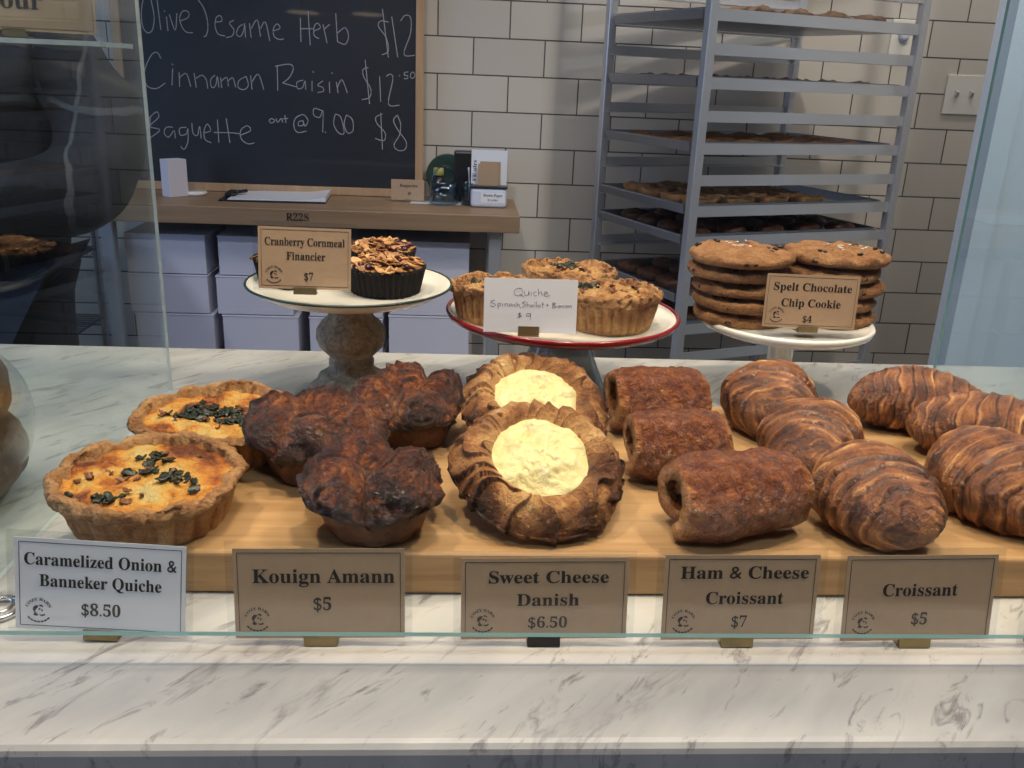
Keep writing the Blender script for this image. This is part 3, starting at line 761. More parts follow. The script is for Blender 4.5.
# ================================================================ PRICE SIGNS
def emblem(parent, x, z, s, ink):
    vs = []; fs = []
    def poly(pts):
        b = len(vs); vs.extend((x+px*s, -.00052, z+pz*s) for px, pz in pts); fs.append(tuple(range(b, b+len(pts))))
    # dark hatched animal head facing right with a bar below
    poly([(-.42, .02), (-.38, .22), (-.22, .38), (.02, .36), (-.08, .18), (-.20, .05), (-.24, -.12)])
    poly([(-.42, -.02), (-.22, -.14), (-.10, -.28), (.02, -.38), (-.20, -.46), (-.40, -.36), (-.28, -.22)])
    poly([(.0, .40), (.14, .46), (.34, .36), (.30, .26), (.12, .32)])
    poly([(.02, -.30), (.20, -.34), (.46, -.26), (.44, -.40), (.16, -.46)])
    poly([(-.02, .10), (.10, .20), (.16, .08), (.04, .02)])
    poly([(.20, .12), (.32, .02), (.26, -.12), (.20, -.02)])
    for k in range(7):
        a0 = R_(215+k*16); a1 = a0+R_(13)
        poly([(.86*cos(a0), .86*sin(a0)), (.98*cos(a0), .98*sin(a0)), (.98*cos(a1), .98*sin(a1)), (.86*cos(a1), .86*sin(a1))])
    mk('emblem', vs, fs, M[ink], parent, False)
    textobj('emblem_lettering', 'COZY BARN', s*.30, M[ink], parent, (x, -.0006, z+s*.86), width=s*2.2, arc=s*.86)
def make_sign(lab, loc, rot, w, h, lines, mat='kraft', lam=True, em=True, holder='brass', hx=0, bordered=True, esc=.0085, fore=.55, group='printed price cards'):
    t = thing('price_card', lab, 'sign', loc, 0, group); t.rotation_euler = rot
    bm = bmesh.new(); bx(bm, (0, 0, h/2), (w, .0006, h)); obj_bm('card', bm, M[mat], t)
    if lam:
        bm = bmesh.new(); e = .0045
        for c, s in (((0, 0, h+e/2), (w+2*e, .0007, e)), ((0, 0, -.0008), (w+2*e, .0007, .0016)), ((-w/2-e/2, 0, h/2), (e, .0007, h)), ((w/2+e/2, 0, h/2), (e, .0007, h))): bx(bm, c, s)
        obj_bm('laminate_edge', bm, M['lam'], t)
    if bordered:
        bm = bmesh.new(); q = .0026; l = .00035
        for c, s in (((0, -.0004, h-q), (w-2*q, .0001, l)), ((0, -.0004, q), (w-2*q, .0001, l)), ((-w/2+q, -.0004, h/2), (l, .0001, h-2*q)), ((w/2-q, -.0004, h/2), (l, .0001, h-2*q))): bx(bm, c, s)
        obj_bm('printed_border', bm, M['ink'], t)
    for (txt, xf, zf, wd, sz) in lines:
        textobj('lettering', txt, sz*h*1.22, M['ink'], t, (xf*w, -.0005, zf*h), thin=sz*h*.004, width=wd*w)
    if em: emblem(t, -w*.5+esc*1.55, esc*1.45, esc*.95, 'ink')
    if holder:
        bm = bmesh.new()
        bx(bm, (hx, -.0010, -.0015), (.020, .0008, .0062)); bx(bm, (hx, .0012, .0010), (.020, .0008, .0110)); bx(bm, (hx, .006, -.0042), (.020, .015, .0009))
        obj_bm('card_holder', bm, M['brass'] if holder == 'brass' else M['blackp'], t)
    return t
SX = R_(-7)
CARDS = [
 ('white price card for caramelized onion quiche, leftmost at the front glass', (-.2085, .470, .0060), (SX, R_(3.4), R_(0)), .0975, .0575, [('Caramelized Onion &', .0, .77, .89, .155), ('Banneker Quiche', .0, .54, .715, .155), ('$8.50', .0, .24, .23, .155)], 'paper'),
 ('brown price card reading kouign amann at the front glass', (-.0785, .4665, .0052), (SX, R_(-.6), 0), .1005, .0570, [('Kouign Amann', .026, .69, .83, .180), ('$5', .015, .38, .105, .17)], 'kraft'),
 ('brown price card reading sweet cheese danish at the front glass', (.0560, .4665, .0052), (SX, R_(-.9), 0), .1010, .0525, [('Sweet Cheese', .02, .76, .717, .175), ('Danish', .02, .48, .375, .175), ('$6.50', .02, .20, .235, .160)], 'kraft'),
 ('brown price card reading ham and cheese croissant at the front glass', (.1760, .4665, .0052), (SX, R_(-.6), 0), .0955, .0555, [('Ham & Cheese', .018, .79, .83, .170), ('Croissant', .027, .49, .505, .170), ('$7', .003, .21, .10, .160)], 'kraft'),
 ('brown price card reading only croissant, right of the ham and cheese card', (.2890, .4665, .0052), (SX, R_(-1.2), 0), .0950, .0565, [('Croissant', .0, .59, .50, .170), ('$5', .015, .25, .105, .165)], 'kraft'),
 ('brown price card at the far right, cut off by the photo edge', (.4085, .4665, .0052), (SX, R_(-1.2), 0), .0970, .0560, [], 'kraft')]
for q, (lab, loc, rot, w, h, ln, mt) in enumerate(CARDS):
    make_sign(lab, loc, rot, w, h, ln, mt, holder='black' if q == 2 else 'brass')
make_sign('brown price card reading cranberry cornmeal financier on the wooden footed stand', (-.1360, .789, P1+.0180), (R_(-6), R_(1.0), R_(3)), .0800, .0540,
          [('Cranberry Cornmeal', .0, .76, .86, .150), ('Financier', .01, .53, .42, .150), ('$7', .04, .20, .10, .150)])
make_sign('brown price card reading spelt chocolate chip cookie on the white stand', (.3490, .853, P3+.0110), (R_(-5), R_(0.5), R_(-2)), .0930, .0530,
          [('Spelt Chocolate', .0, .76, .84, .175), ('Chip Cookie', .0, .46, .64, .175), ('$4', -.02, .16, .10, .150)])
# handwritten white card
t = thing('price_card', 'white handwritten quiche card on the red rimmed stand', 'sign', (.0660, .800, P2+.0090)); t.rotation_euler = (R_(-5), R_(-.5), R_(-2))
HW, HH = .0855, .0500
bm = bmesh.new(); bx(bm, (0, 0, HH/2), (HW, .0005, HH)); obj_bm('card', bm, M['paper'], t)
HAND = [[(340,140),(300,150),(290,185),(320,205),(355,190),(355,150),(330,138)],[(335,190),(370,210)],[(375,165),(380,195),(405,195),(412,165),(415,200)],[(430,170),(435,200)],[(470,168),(452,180),(460,200),(480,198)],[(490,140),(495,200)],[(495,180),(515,168),(525,200)],[(540,185),(570,178),(555,165),(540,180),(548,202),(590,195)],
[(130,245),(95,260),(135,280),(120,300),(90,290)],[(155,270),(160,320)],[(158,275),(180,270),(178,290),(160,295)],[(195,272),(198,298)],[(215,270),(218,298)],[(218,280),(235,270),(242,298)],[(270,272),(252,280),(258,298),(275,278),(280,298)],[(305,272),(290,285),(308,298)],[(315,255),(318,300)],[(318,285),(332,275),(338,300)],[(350,298),(345,310)],[(390,250),(360,262),(390,280),(365,300)],[(400,250),(402,298)],[(402,282),(415,275),(420,298)],[(445,275),(430,285),(437,298),(450,278),(455,298)],[(465,250),(468,298)],[(480,248),(482,298)],[(500,278),(490,290),(505,298),(512,283),(500,278)],[(530,255),(532,298)],[(520,270),(545,268)],[(570,265),(570,290)],[(560,278),(582,276)],[(615,255),(615,300)],[(615,255),(640,262),(618,275),(648,288),(615,300)],[(675,275),(660,285),(668,298),(682,278),(686,298)],[(710,272),(697,285),(712,298)],[(730,275),(720,288),(735,298),(742,282),(730,275)],[(752,275),(754,298)],[(754,285),(768,275),(776,298)],
[(355,350),(325,360),(358,375),(320,388)],[(342,342),(338,395)],[(425,350),(400,355),(402,375),(428,368),(432,350),(435,405)]]
bm = bmesh.new()
for s_ in HAND:
    pts = [((x-430)/780*HW, -.0003, (515-y)/455*HH) for x, y in smoothpts(s_)]; tube(bm, pts, .0002, 5)
obj_bm('handwriting', bm, M['inkblue'], t)
bm = bmesh.new(); bx(bm, (-.001, -.0009, .0020), (.0195, .0007, .0080)); bx(bm, (-.001, .0009, .0020), (.0195, .0007, .0080)); bx(bm, (-.001, .005, -.0030), (.0195, .013, .0010)); obj_bm('card_holder', bm, M['brass'], t)

# "your" card on a little acrylic shelf fixed to the left side pane
sh = thing('acrylic_shelf', 'small clear shelf with polished edge carrying a brown card above the left case', 'shelf', (-.452, .87, .340))
bm = bmesh.new(); bx(bm, (0, 0, 0), (.29, .08, .004)); bm.normal_update()
for f in bm.faces:
    if abs(f.normal.z) < .5: f.material_index = 1
obj_bm('shelf_panel', bm, [M['glassL'], M['edgew']], sh)
bm = bmesh.new()
for x in (-.139,): bx(bm, (x, .0, -.1705), (.005, .06, .3365))
obj_bm('support_rod', bm, M['chrome'], sh)
ya = on_y(104, 38, .86)
print('YA', ya)
make_sign('brown card with the word your, cut off at the top left of the photo', (ya.x-.0755, .86, .3485), (R_(-3), R_(.8), 0), .140, .095, [('on your', -.10, .26, .56, .19)], em=False)

# ================================================================ BACK TABLE, CHALKBOARD
TZ = -.045
tb = thing('wooden_table', 'long brown wooden side table on metal legs against the tiled wall', 'table', (-.5, 2.7, FZ))
z0 = -FZ+TZ
bm = bmesh.new(); bx(bm, (.073, .005, z0-.024), (1.186, .37, .048), None, .002, 2); obj_bm('tabletop', bm, M['shelfwood'], tb)
for x in (-.48, .60):
    for y in (-.13, .14):
        bm = bmesh.new(); bx(bm, (x, y, (z0-.048)/2), (.035, .035, z0-.048), None, .003); obj_bm('leg', bm, M['steel'], tb)
bm = bmesh.new(); bx(bm, (.07, .005, .335), (1.14, .32, .02)); obj_bm('lower_shelf', bm, M['steel'], tb)
textobj('lettering', 'R22S', .030, M['ink'], tb, (on_y(297, 218, 2.51).x+.5, -.1815, z0-.022), width=.062)
# boxes
bp = None
def pbox(lab, x0, x1, zt, h, y=2.6, d=.24):
    t = thing('pastry_box', lab, 'box', ((x0+x1)/2, y+d/2, zt-h), 0, 'white pastry boxes under the wooden table')
    w = x1-x0; bm = bmesh.new(); bx(bm, (0, 0, h/2-.0015), (w-.004, d-.004, h-.005), None, .0012, 1); obj_bm('box_body', bm, M['box'], t)
    bm = bmesh.new(); bx(bm, (0, 0, h-.0036), (w, d, .0044), None, .001, 1); obj_bm('lid', bm, M['boxside'], t)
RW = ['topmost', 'second from the top', 'third from the top', 'lowest']
LSZ = FZ+.346
rndb = random.Random(3)
for ci, (x0, x1, zt, cn) in enumerate(((-.953, -.725, -.137, 'leftmost stack'), (-.693, -.470, -.137, 'second stack from the left'), (-.440, -.222, -.1375, 'stack behind the wooden pedestal'))):
    h = (zt-LSZ)/4
    for r in range(4):
        o_ = [0, -.012, 0, -.006][r] if ci == 1 else [.0, .0, .010, .004][r] if ci == 0 else rndb.uniform(-.004, .004)
        pbox('white pastry box, %s in the %s' % (RW[r], cn), x0+o_, x1+o_, zt-r*h, h-.0005)
pbox('tall white box, top of the right stack under the table', -.205, .030, -.137, .222)
pbox('flat white box beneath the tall one in the right stack', -.208, .034, -.3595, (-.3595-LSZ)-.0005)

# chalkboard, leaning back on the wall
cbx0, cbx1, cbz0, cbh = on_y(116, 60, 2.86).x, -.118, TZ+.001, .92
cbw = cbx1-cbx0; TILT = R_(-2.0)
cb = thing('chalkboard', 'large wooden framed chalkboard with bread prices leaning on the tiled wall', 'chalkboard', ((cbx0+cbx1)/2, 2.838, cbz0)); cb.rotation_euler = (TILT, 0, 0)
fw = .024
bm = bmesh.new()
for c, s in (((0, 0, fw/2), (cbw, .022, fw)), ((0, 0, cbh-fw/2), (cbw, .022, fw)), ((-cbw/2+fw/2, 0, cbh/2), (fw, .022, cbh-2*fw)), ((cbw/2-fw/2, 0, cbh/2), (fw, .022, cbh-2*fw))): bx(bm, c, s, None, .0015, 1)
obj_bm('wooden_frame', bm, M['framewood'], cb)
bm = bmesh.new(); bx(bm, (0, .003, cbh/2), (cbw-2*fw, .008, cbh-2*fw)); obj_bm('slate', bm, M['slate'], cb)
A = [[(85,-45),(60,0),(52,60),(58,120),(80,148),(102,135),(110,80),(100,20),(85,-45)],[(118,-40),(128,40),(140,135)],[(165,75),(172,140)],[(155,48),(158,54)],[(178,65),(205,137),(212,60)],[(225,95),(262,80),(265,55),(240,50),(225,80),(235,120),(255,145),(285,148)],[(345,-40),(318,-35),(308,-5),(330,30),(348,80),(352,130),(345,160),(333,165)],[(385,100),(415,95),(410,72),(390,80),(385,120),(400,155),(430,162)],[(470,92),(450,105),(470,135),(462,162),(435,170)],[(510,110),(490,125),(482,155),(500,165),(515,135),(518,105),(522,170)],[(540,105),(548,170)],[(548,130),(575,90),(590,165)],[(590,130),(612,100),(632,185)],[(645,140),(678,128),(665,108),(648,130),(652,165),(675,178),(695,176)],
[(140,265),(125,238),(100,245),(72,300),(65,350),(80,390),(120,400),(160,375)],[(193,310),(190,385)],[(188,288),(196,294)],[(222,325),(225,392)],[(225,350),(250,332),(262,345),(275,392)],[(290,330),(300,395)],[(298,355),(325,340),(345,360),(352,400)],[(385,340),(365,360),(370,395),(388,385),(395,345),(402,395)],[(410,350),(415,398)],[(415,365),(438,350),(445,390)],[(445,365),(465,352),(478,395)],[(525,345),(492,365),(490,395),(515,405),(535,385),(525,345)],[(545,340),(552,405)],[(552,370),(580,335),(605,405)],[(665,295),(668,410)],[(655,300),(720,290),(738,310),(720,350),(690,375)],[(690,375),(750,392)],
[(85,535),(120,505),(130,530),(90,570),(135,585),(110,610),(85,625)],[(92,530),(88,620)],[(195,575),(165,575),(155,600),(175,620),(200,590),(205,625)],[(255,575),(225,580),(228,610),(255,605),(262,580),(262,640),(245,675),(230,660)],[(280,555),(285,600),(305,612),(315,570),(322,625)],[(335,600),(365,590),(350,560),(335,590),(340,630),(368,645)],[(395,540),(402,645)],[(435,535),(452,645)],[(380,598),(460,600),(500,605)],[(500,610),(545,590),(530,568),(500,590),(505,630),(535,650),(562,645)],[(640,535),(628,545),(640,556),(655,545),(640,535)],[(660,535),(668,553),(683,535),(690,553)],[(700,520),(705,555)],[(690,537),(715,535)]]
B = [[(137,80),(140,190)],[(172,50),(182,205)],[(135,130),(195,130)],[(200,140),(228,125),(215,105),(200,120),(200,160),(222,175)],[(240,110),(258,195)],[(248,130),(270,110)],[(297,60),(305,190)],[(305,150),(340,125),(355,165),(340,200),(308,190)],[(535,100),(500,95),(490,120),(525,170),(535,230),(505,248)],[(508,40),(535,260)],[(550,75),(577,258)],[(590,95),(610,70),(635,80),(635,150),(605,245),(655,250)],
[(150,362),(122,372),(125,400),(148,395),(158,365),(162,405)],[(190,365),(190,412)],[(193,322),(198,328)],[(240,365),(215,385),(238,395),(242,412),(215,418)],[(268,370),(270,420)],[(278,328),(284,333)],[(300,370),(308,420)],[(305,395),(325,360),(350,420)],[(445,305),(420,315),(425,350),(455,400),(450,440),(415,450)],[(430,270),(450,470)],[(495,345),(500,460)],[(525,345),(545,335),(555,360),(535,470),(585,475)],[(583,340),(588,344)],[(625,325),(608,328),(608,340),(622,342),(620,355),(605,355)],[(645,325),(635,335),(638,353),(650,350),(655,335),(645,325)],
[(150,545),(130,550),(130,568),(150,565),(150,545),(158,570),(172,545),(150,518),(115,535),(108,570),(125,598),(165,592)],[(235,500),(200,490),(198,520),(225,530),(240,500),(238,598)],[(248,595),(252,600)],[(295,515),(288,560),(310,600),(335,600),(320,530),(295,515)],[(345,520),(335,560),(350,600),(375,590),(372,540),(345,520)],[(508,515),(478,530),(485,560),(520,600),(515,635),(475,625)],[(500,510),(508,675)],[(575,520),(558,545),(580,590),(615,640),(610,675),(580,680),(560,655),(585,610),(590,560),(575,520)]]
bm = bmesh.new(); k_ = 768/170
cbi = (Matrix.Translation(cb.location) @ Matrix.Rotation(TILT, 4, 'X')).inverted()
pl_n = Vector((0, -cos(TILT), -sin(TILT))); pl_p = Vector((0, 2.838, cbz0))
for st, ox in ((A, 130), (B, 270)):
    for s_ in st:
        pts = []
        for x, y in smoothpts(s_, 4):
            d = ray(ox+x/k_, y/k_); q = CAM+d*((pl_p-CAM).dot(pl_n)/d.dot(pl_n)); l = cbi @ q; pts.append((l.x, -.0014, l.z))
        tube(bm, pts, .0014, 5)
for v in bm.verts: v.co.y = -.0014+(v.co.y+.0014)*.25
obj_bm('chalk_writing', bm, M['chalk'], cb)

# things on the table
def at_table(px, py): return on_z(px, py, TZ)
p = at_table(277, 198); cl = thing('clipboard', 'black clipboard with curling white papers lying on the wooden table', 'clipboard', (p.x, p.y, TZ+.0005), R_(3))
bm = bmesh.new(); bx(bm, (0, 0, .002), (.30, .20, .004), None, .001, 1); obj_bm('backing_board', bm, M['blackp'], cl)
vs = []; fs = []
for i in range(13):
    for j in range(2):
        x = -.125+.275*i/12; vs.append((x, -.095+.19*j, .006+.010*max(0, (i-8)/4)**2+.0015*(i > 2)))
b0 = len(vs); vs += [(x, y, .0045) for x, y, z in vs]
for i in range(12):
    fs.append((2*i, 2*i+2, 2*i+3, 2*i+1)); fs.append((b0+2*i+1, b0+2*i+3, b0+2*i+2, b0+2*i)); fs.append((2*i, b0+2*i, b0+2*i+2, 2*i+2)); fs.append((2*i+1, 2*i+3, b0+2*i+3, b0+2*i+1))
fs.append((0, 1, b0+1, b0)); fs.append((24, b0+24, b0+25, 25))
mk('papers', vs, fs, M['paper'], cl, False)
bm = bmesh.new(); bx(bm, (-.128, 0, .011), (.030, .085, .010), None, .003, 2); tube(bm, [(-.135, -.05, .014), (-.09, .02, .016)], .005, 8); obj_bm('clip', bm, M['blackp'], cl)
p = at_table(205, 190.5); o = lathe('coaster', [(.001, 0), (.030, 0), (.034, .003), (.034, .008), (.031, .011), (.001, .011)], M['ceramic'], None, 40); o.location = (p.x, 2.74, TZ+.0005); tag(o, 'small round pale dish on the table, left of the clipboard', 'dish')
p = at_table(163, 200); o = box('menu_box', (-.03, -.02, 0), (.03, .02, .105), M['box'], None, .001); o.location = (p.x+.01, 2.70, TZ+.0005); o.rotation_euler = (0, 0, R_(50)); tag(o, 'narrow pale upright box at the left end of the table by the chalkboard', 'box')
p = at_table(436, 203); o = box('paper_slip', (-.075, -.028, 0), (.075, .028, .0012), M['paper']); o.location = (p.x, p.y, TZ+.0003); o.rotation_euler = (0, 0, R_(-2)); tag(o, 'white strip of paper lying flat on the table by the jugs', 'paper')
p = at_table(409, 199); g_ = make_sign('small brown card standing at the foot of the chalkboard on the table', (p.x, 2.735, TZ+.006), (R_(-5), 0, 0), .098, .060, [('Baguette', .03, .70, .55, .17), ('$8', .05, .33, .1, .17)], lam=False, em=False, bordered=False)
# jugs
def jug(lab, px, R, H, handle, straw=False):
    p = at_table(px, 203); t = thing('glass_jug', lab, 'jug', (p.x, 2.72, TZ+.0005), 0, 'glass jugs on the wooden table')
    lathe('jug_body', [(.001, 0), (R*.85, 0), (R, .006), (R, H*.7), (R*.93, H), (R*.88, H), (R*.93, H*.7), (R*.93, .010), (.001, .008)], M['jug'], t, 48,
          lambda r, z, a: (r*(1+.025*sin(8*a)*sin(z*90)), z))
    bm = bmesh.new()
    if handle: tube(bm, [(R*.8*cos(a), 0, H*.9+R*1.25*sin(a)) for a in [pi*k/14 for k in range(15)]], .0035, 8)
    else: tube(bm, [(0, 0, .012), (.003, .002, H*.7), (.0, .004, H*1.65)], .0035, 8)
    obj_bm('handle' if handle else 'stirrer', bm, M['jug'] if handle else M['plastic'], t, True)
jug('wide clear glass jug with an arched handle on the table', 444, .044, .062, True)
jug('narrow clear glass with a pale stirrer right of the wide jug', 468, .020, .066, False)
p = at_table(440, 197); o = lathe('green_plate', [(.001, 0), (.055, 0), (.085, .006), (.092, .012), (.088, .013), (.055, .005), (.001, .005)], M['greenp'], None, 72); o.scale = (.72, .72, .8); o.location = (on_y(448, 150, 2.86).x, 2.872, TZ+.0668); o.rotation_euler = (R_(82), 0, 0)
tag(o, 'dark green round plate standing upright behind the glass jugs', 'plate')
p = on_y(432, 170, 2.79); o = thing('pepper_mill', 'dark bottle with a yellow band behind the wide glass jug', 'bottle', (p.x+.02, 2.785, TZ+.0005))
lathe('bottle_body', [(.001, 0), (.018, 0), (.020, .004), (.020, .055), (.012, .075), (.001, .076)], M['blackp'], o, 24)
lathe('yellow_band', [(.014, .076), (.0165, .078), (.0155, .096), (.013, .098)], M['yellow'], o, 24)
# black speaker-like box behind
p0 = on_y(450, 150, 2.80); p1 = on_y(512, 150, 2.80)
o = box('black_bin', (-.075, -.025, 0), (.075, .025, .150), M['blackp'], None, .006); o.location = ((p0.x+p1.x)/2-.006, 2.800, TZ+.0005); tag(o, 'black box standing against the wall behind the white tub', 'box')
# white tub with cards
p = at_table(488, 206); tc_ = thing('white_tub', 'white plastic tub with a printed label holding upright cards on the table', 'tub', (p.x, 2.70, TZ+.0005))
bm = bmesh.new(); bx(bm, (0, 0, .028), (.106, .07, .056), None, .010, 3); obj_bm('tub_body', bm, M['plastic'], tc_, False)
bm = bmesh.new(); bx(bm, (0, 0, .0585), (.110, .074, .005), None, .002, 1); obj_bm('rim', bm, M['blackp'], tc_)
bm = bmesh.new(); bx(bm, (.012, -.0354, .030), (.070, .0008, .030)); obj_bm('label_sticker', bm, M['paper'], tc_)
textobj('lettering', 'Brown Paper', .012, M['ink'], tc_, (.012, -.0362, .036), width=.056); textobj('lettering', 'by order', .010, M['ink'], tc_, (.012, -.0362, .023), width=.030)
wc = thing('white_card', 'tall white printed card standing on the white tub', 'card', (p.x, 2.708, TZ+.0620))
bm = bmesh.new(); bx(bm, (0, 0, .050), (.105, .0015, .100)); obj_bm('card_sheet', bm, M['paper'], wc)
textobj('lettering', 'FE alrs', .016, M['ink'], wc, (-.042, -.0012, .040), rot=(pi/2, -pi/2, 0), width=.060)
for k in range(2):
    o = box('brown_card', (-.030, -.001, 0), (.030, .001, .062+.006*k), M['kraft']); o.location = (p.x-.003+.006*k, 2.690+.008*k, TZ+.0620)
    tag(o, ('front small brown card on the white tub', 'rear small brown card on the white tub, slightly taller')[k], 'card', 'brown cards on the white tub')

# ================================================================ BAKER'S RACK
N0 = Vector((.56, 2.18)); LV = Vector((sin(R_(-20.5)), cos(R_(-20.5)))); RV = Vector((sin(R_(69.5)), cos(R_(69.5))))
rang = atan2(LV.y, LV.x)-pi/2      # local y along LV, local x along RV
rk = thing('bakery_rack', 'tall metal bakery rack full of sheet trays against the tiled wall', 'rack', (N0.x, N0.y, FZ), rang)
DX, DY = .64, .465
RTOP = 1.05-FZ
for nm, (x, y) in (('', (0, 0)), ('', (DX, 0)), ('', (0, DY)), ('', (DX, DY))):
    bm = bmesh.new(); bx(bm, (x, y, RTOP/2+.06), (.024, .024, RTOP-.12), None, .002, 1); obj_bm('post', bm, M['steel'], rk)
    bm = bmesh.new(); tube(bm, [(x-.012, y, .0505), (x+.012, y, .0505)], .048, 20); bx(bm, (x, y, .099), (.03, .05, .045)); obj_bm('caster', bm, M['iron'], rk)
bm = bmesh.new()
for z in (.14, RTOP-.02):
    for a, b in (((0, 0), (DX, 0)), ((0, DY), (DX, DY)), ((DX, 0), (DX, DY)), ((0, 0), (0, DY))):
        if a == (0, 0) and b == (0, DY) and z > 1: pass
        bar(bm, (*a, z), (*b, z), .022, .03)
obj_bm('cross_frame', bm, M['steel'], rk)
def zlev(k): return on_y(725, 13.5+31.4*k, 2.20).z
# runner heights from the photo along the near post
RZ = []
d0 = ray(716, 14); z_top = CAM.z+d0.z*(N0.length/Vector((d0.x, d0.y)).length)
d1 = ray(697, 243); z_low = CAM.z+d1.z*(N0.length/Vector((d1.x, d1.y)).length)
PITCH = (z_top-z_low)/7
print('RACK', z_top, z_low, PITCH)
levels = [z_top-FZ+PITCH*2, z_top-FZ+PITCH] + [z_top-FZ-PITCH*i for i in range(0, 13)]
for z in levels:
    for y in (-.002, DY+.002):
        s = 1 if y < .1 else -1
        bm = bmesh.new(); bx(bm, (DX/2, y, z), (DX, .003, .026)); bx(bm, (DX/2, y+s*.014, z-.0115), (DX, .028, .003)); obj_bm('runner', bm, M['steel'], rk)
rm = Matrix.Translation((N0.x, N0.y, FZ)) @ Matrix.Rotation(rang, 4, 'Z')
TLAB = {0: 'topmost visible sheet tray of dark buns in the metal rack', 2: 'sheet tray of small dark cookies, second filled level of the metal rack', 4: 'sheet tray of lumpy brown cookies, third filled level of the metal rack',
        6: 'sheet tray of pale fluted tarts, fourth filled level of the metal rack', 7: 'sheet tray of dark round muffins directly under the tart tray', 9: 'low sheet tray behind the cookie stand', 10: 'lowest visible sheet tray in the metal rack'}
def lowres_bun(name, R, H, seed, mat, flute=0):
    prof = [(.001, 0), (R*.8, 0)] + [(R*(.80+.2*sin(i/4*pi/2)), H*.5*i/4) for i in range(1, 5)] + [(R*cos(i/6*pi/2), H*(.5+.5*sin(i/6*pi/2))) for i in range(1, 6)] + [(.001, H)]
    if flute: prof = [(.001, 0), (R*.8, 0), (R*.9, H*.5), (R, H), (R*.9, H*1.05), (R*.8, H*.9), (.001, H)]
    o = lathe(name, prof, mat, None, 40, lambda r, z, a: (r*(1+.06*nz(cos(a), sin(a), z*20, 1.5, seed)+(.05*cos(10*a) if flute and r > R*.7 else 0)), z*(1+.22*nz(r*cos(a), r*sin(a), 0, 50, seed))), lambda r, z, a: .35+.4*nz(cos(a), sin(a), z*30, 2, seed))
    return o
for k, (lev, lb) in enumerate(TLAB.items()):
    z = z_top-FZ-PITCH*lev-.0085
    sx = .0
    t = thing('sheet_tray', lb, 'tray', rm @ Vector((DX/2-.010, DY/2, z)), rang, 'aluminium sheet trays in the metal rack')
    bm = bmesh.new(); w, d = .640, .420
    vs = []
    # pan with raised rim
    outer = [(-w/2, -d/2), (w/2, -d/2), (w/2, d/2), (-w/2, d/2)]
    def ring(inset, zz): 
        return [bm.verts.new((x-math.copysign(inset, x), y-math.copysign(inset, y), zz)) for x, y in outer]
    rs = [ring(.006, 0), ring(0, .020), ring(-.003, .022), ring(-.003, .024), ring(.002, .024), ring(.008, .002)]
    for a, b in zip(rs, rs[1:]):
        for i in range(4): bm.faces.new((a[i], a[(i+1) % 4], b[(i+1) % 4], b[i]))
    bm.faces.new(rs[0][::-1]); bm.faces.new(rs[-1]); obj_bm('pan', bm, M['tray'], t)
    grp = 'pastries on rack tray %s' % ('zero one two three four five six'.split()[k])
    KM = {0: ('bun', .046, .038, 'bread', 'dark brown bun on the topmost visible rack tray', 'bun'), 2: ('small_cookie', .038, .024, 'kouign', 'small dark cookie on the second filled rack tray', 'cookie'),
          4: ('brown_cookie', .044, .022, 'cookie', 'lumpy brown cookie on the third filled rack tray', 'cookie'), 6: ('fluted_tart', .044, .026, 'crust', 'pale fluted tart on the fourth filled rack tray', 'tart'),
          7: ('dark_muffin', .040, .032, 'kbase', 'dark round muffin on the rack tray under the tarts', 'muffin'), 9: ('dark_loaf_cake', .042, .034, 'kbase', 'dark round cake on the low rack tray behind the cookies', 'cake'), 10: ('dark_roll', .042, .034, 'kbase', 'dark round roll on the lowest visible rack tray', 'roll')}
    nm, R, H, mt, lb2, cat = KM[lev]
    first = None; rnd = random.Random(lev)
    for i in range(5):
        for j in range(4):
            loc = rm @ Vector((.075+.118*i+rnd.uniform(-.006, .006), .082+.100*j+rnd.uniform(-.005, .005), z+.0027))
            if lev in (0,) and (i < 1): continue
            if lev == 6 and i == 4: continue
            if first is None: first = lowres_bun(nm, R, H, lev, M[mt], lev == 6); o = first
            else: o = first.copy(); COL.objects.link(o)
            o.location = loc; o.rotation_euler = (0, 0, rnd.uniform(0, 6)); tag(o, lb2, cat, cat+'s on the rack tray, level %s' % ['a', 'b', 'c', 'd', 'e', 'f', 'g'][k])

# wall plates
p = on_y(964, 95, 2.89)
sw = thing('light_switch', 'cream double light switch plate on the tiles right of the rack', 'switch', (p.x, 2.8995, p.z))
bm = bmesh.new(); bx(bm, (0, -.003, 0), (.118, .006, .118), None, .002, 2); obj_bm('switch_plate', bm, M['switch'], sw)
for x in (-.024, .024):
    bm = bmesh.new(); bx(bm, (x, -.010, .003), (.009, .014, .018), Matrix.Rotation(.4, 3, 'X'), .001, 1); obj_bm('toggle', bm, M['steel'], sw)
p = on_y(903, 40, 2.89)
sw = thing('wall_outlet', 'cream outlet plate with a round white plug behind the rack post', 'outlet', (p.x, 2.8995, p.z))
bm = bmesh.new(); bx(bm, (0, -.003, 0), (.075, .006, .118), None, .002, 2); obj_bm('outlet_plate', bm, M['switch'], sw)
o = lathe('round_plug', [(.001, 0), (.016, 0), (.016, .012), (.012, .02), (.001, .02)], M['plastic'], sw, 24); o.rotation_euler = (pi/2, 0, 0); o.location = (0, -.006, .012)

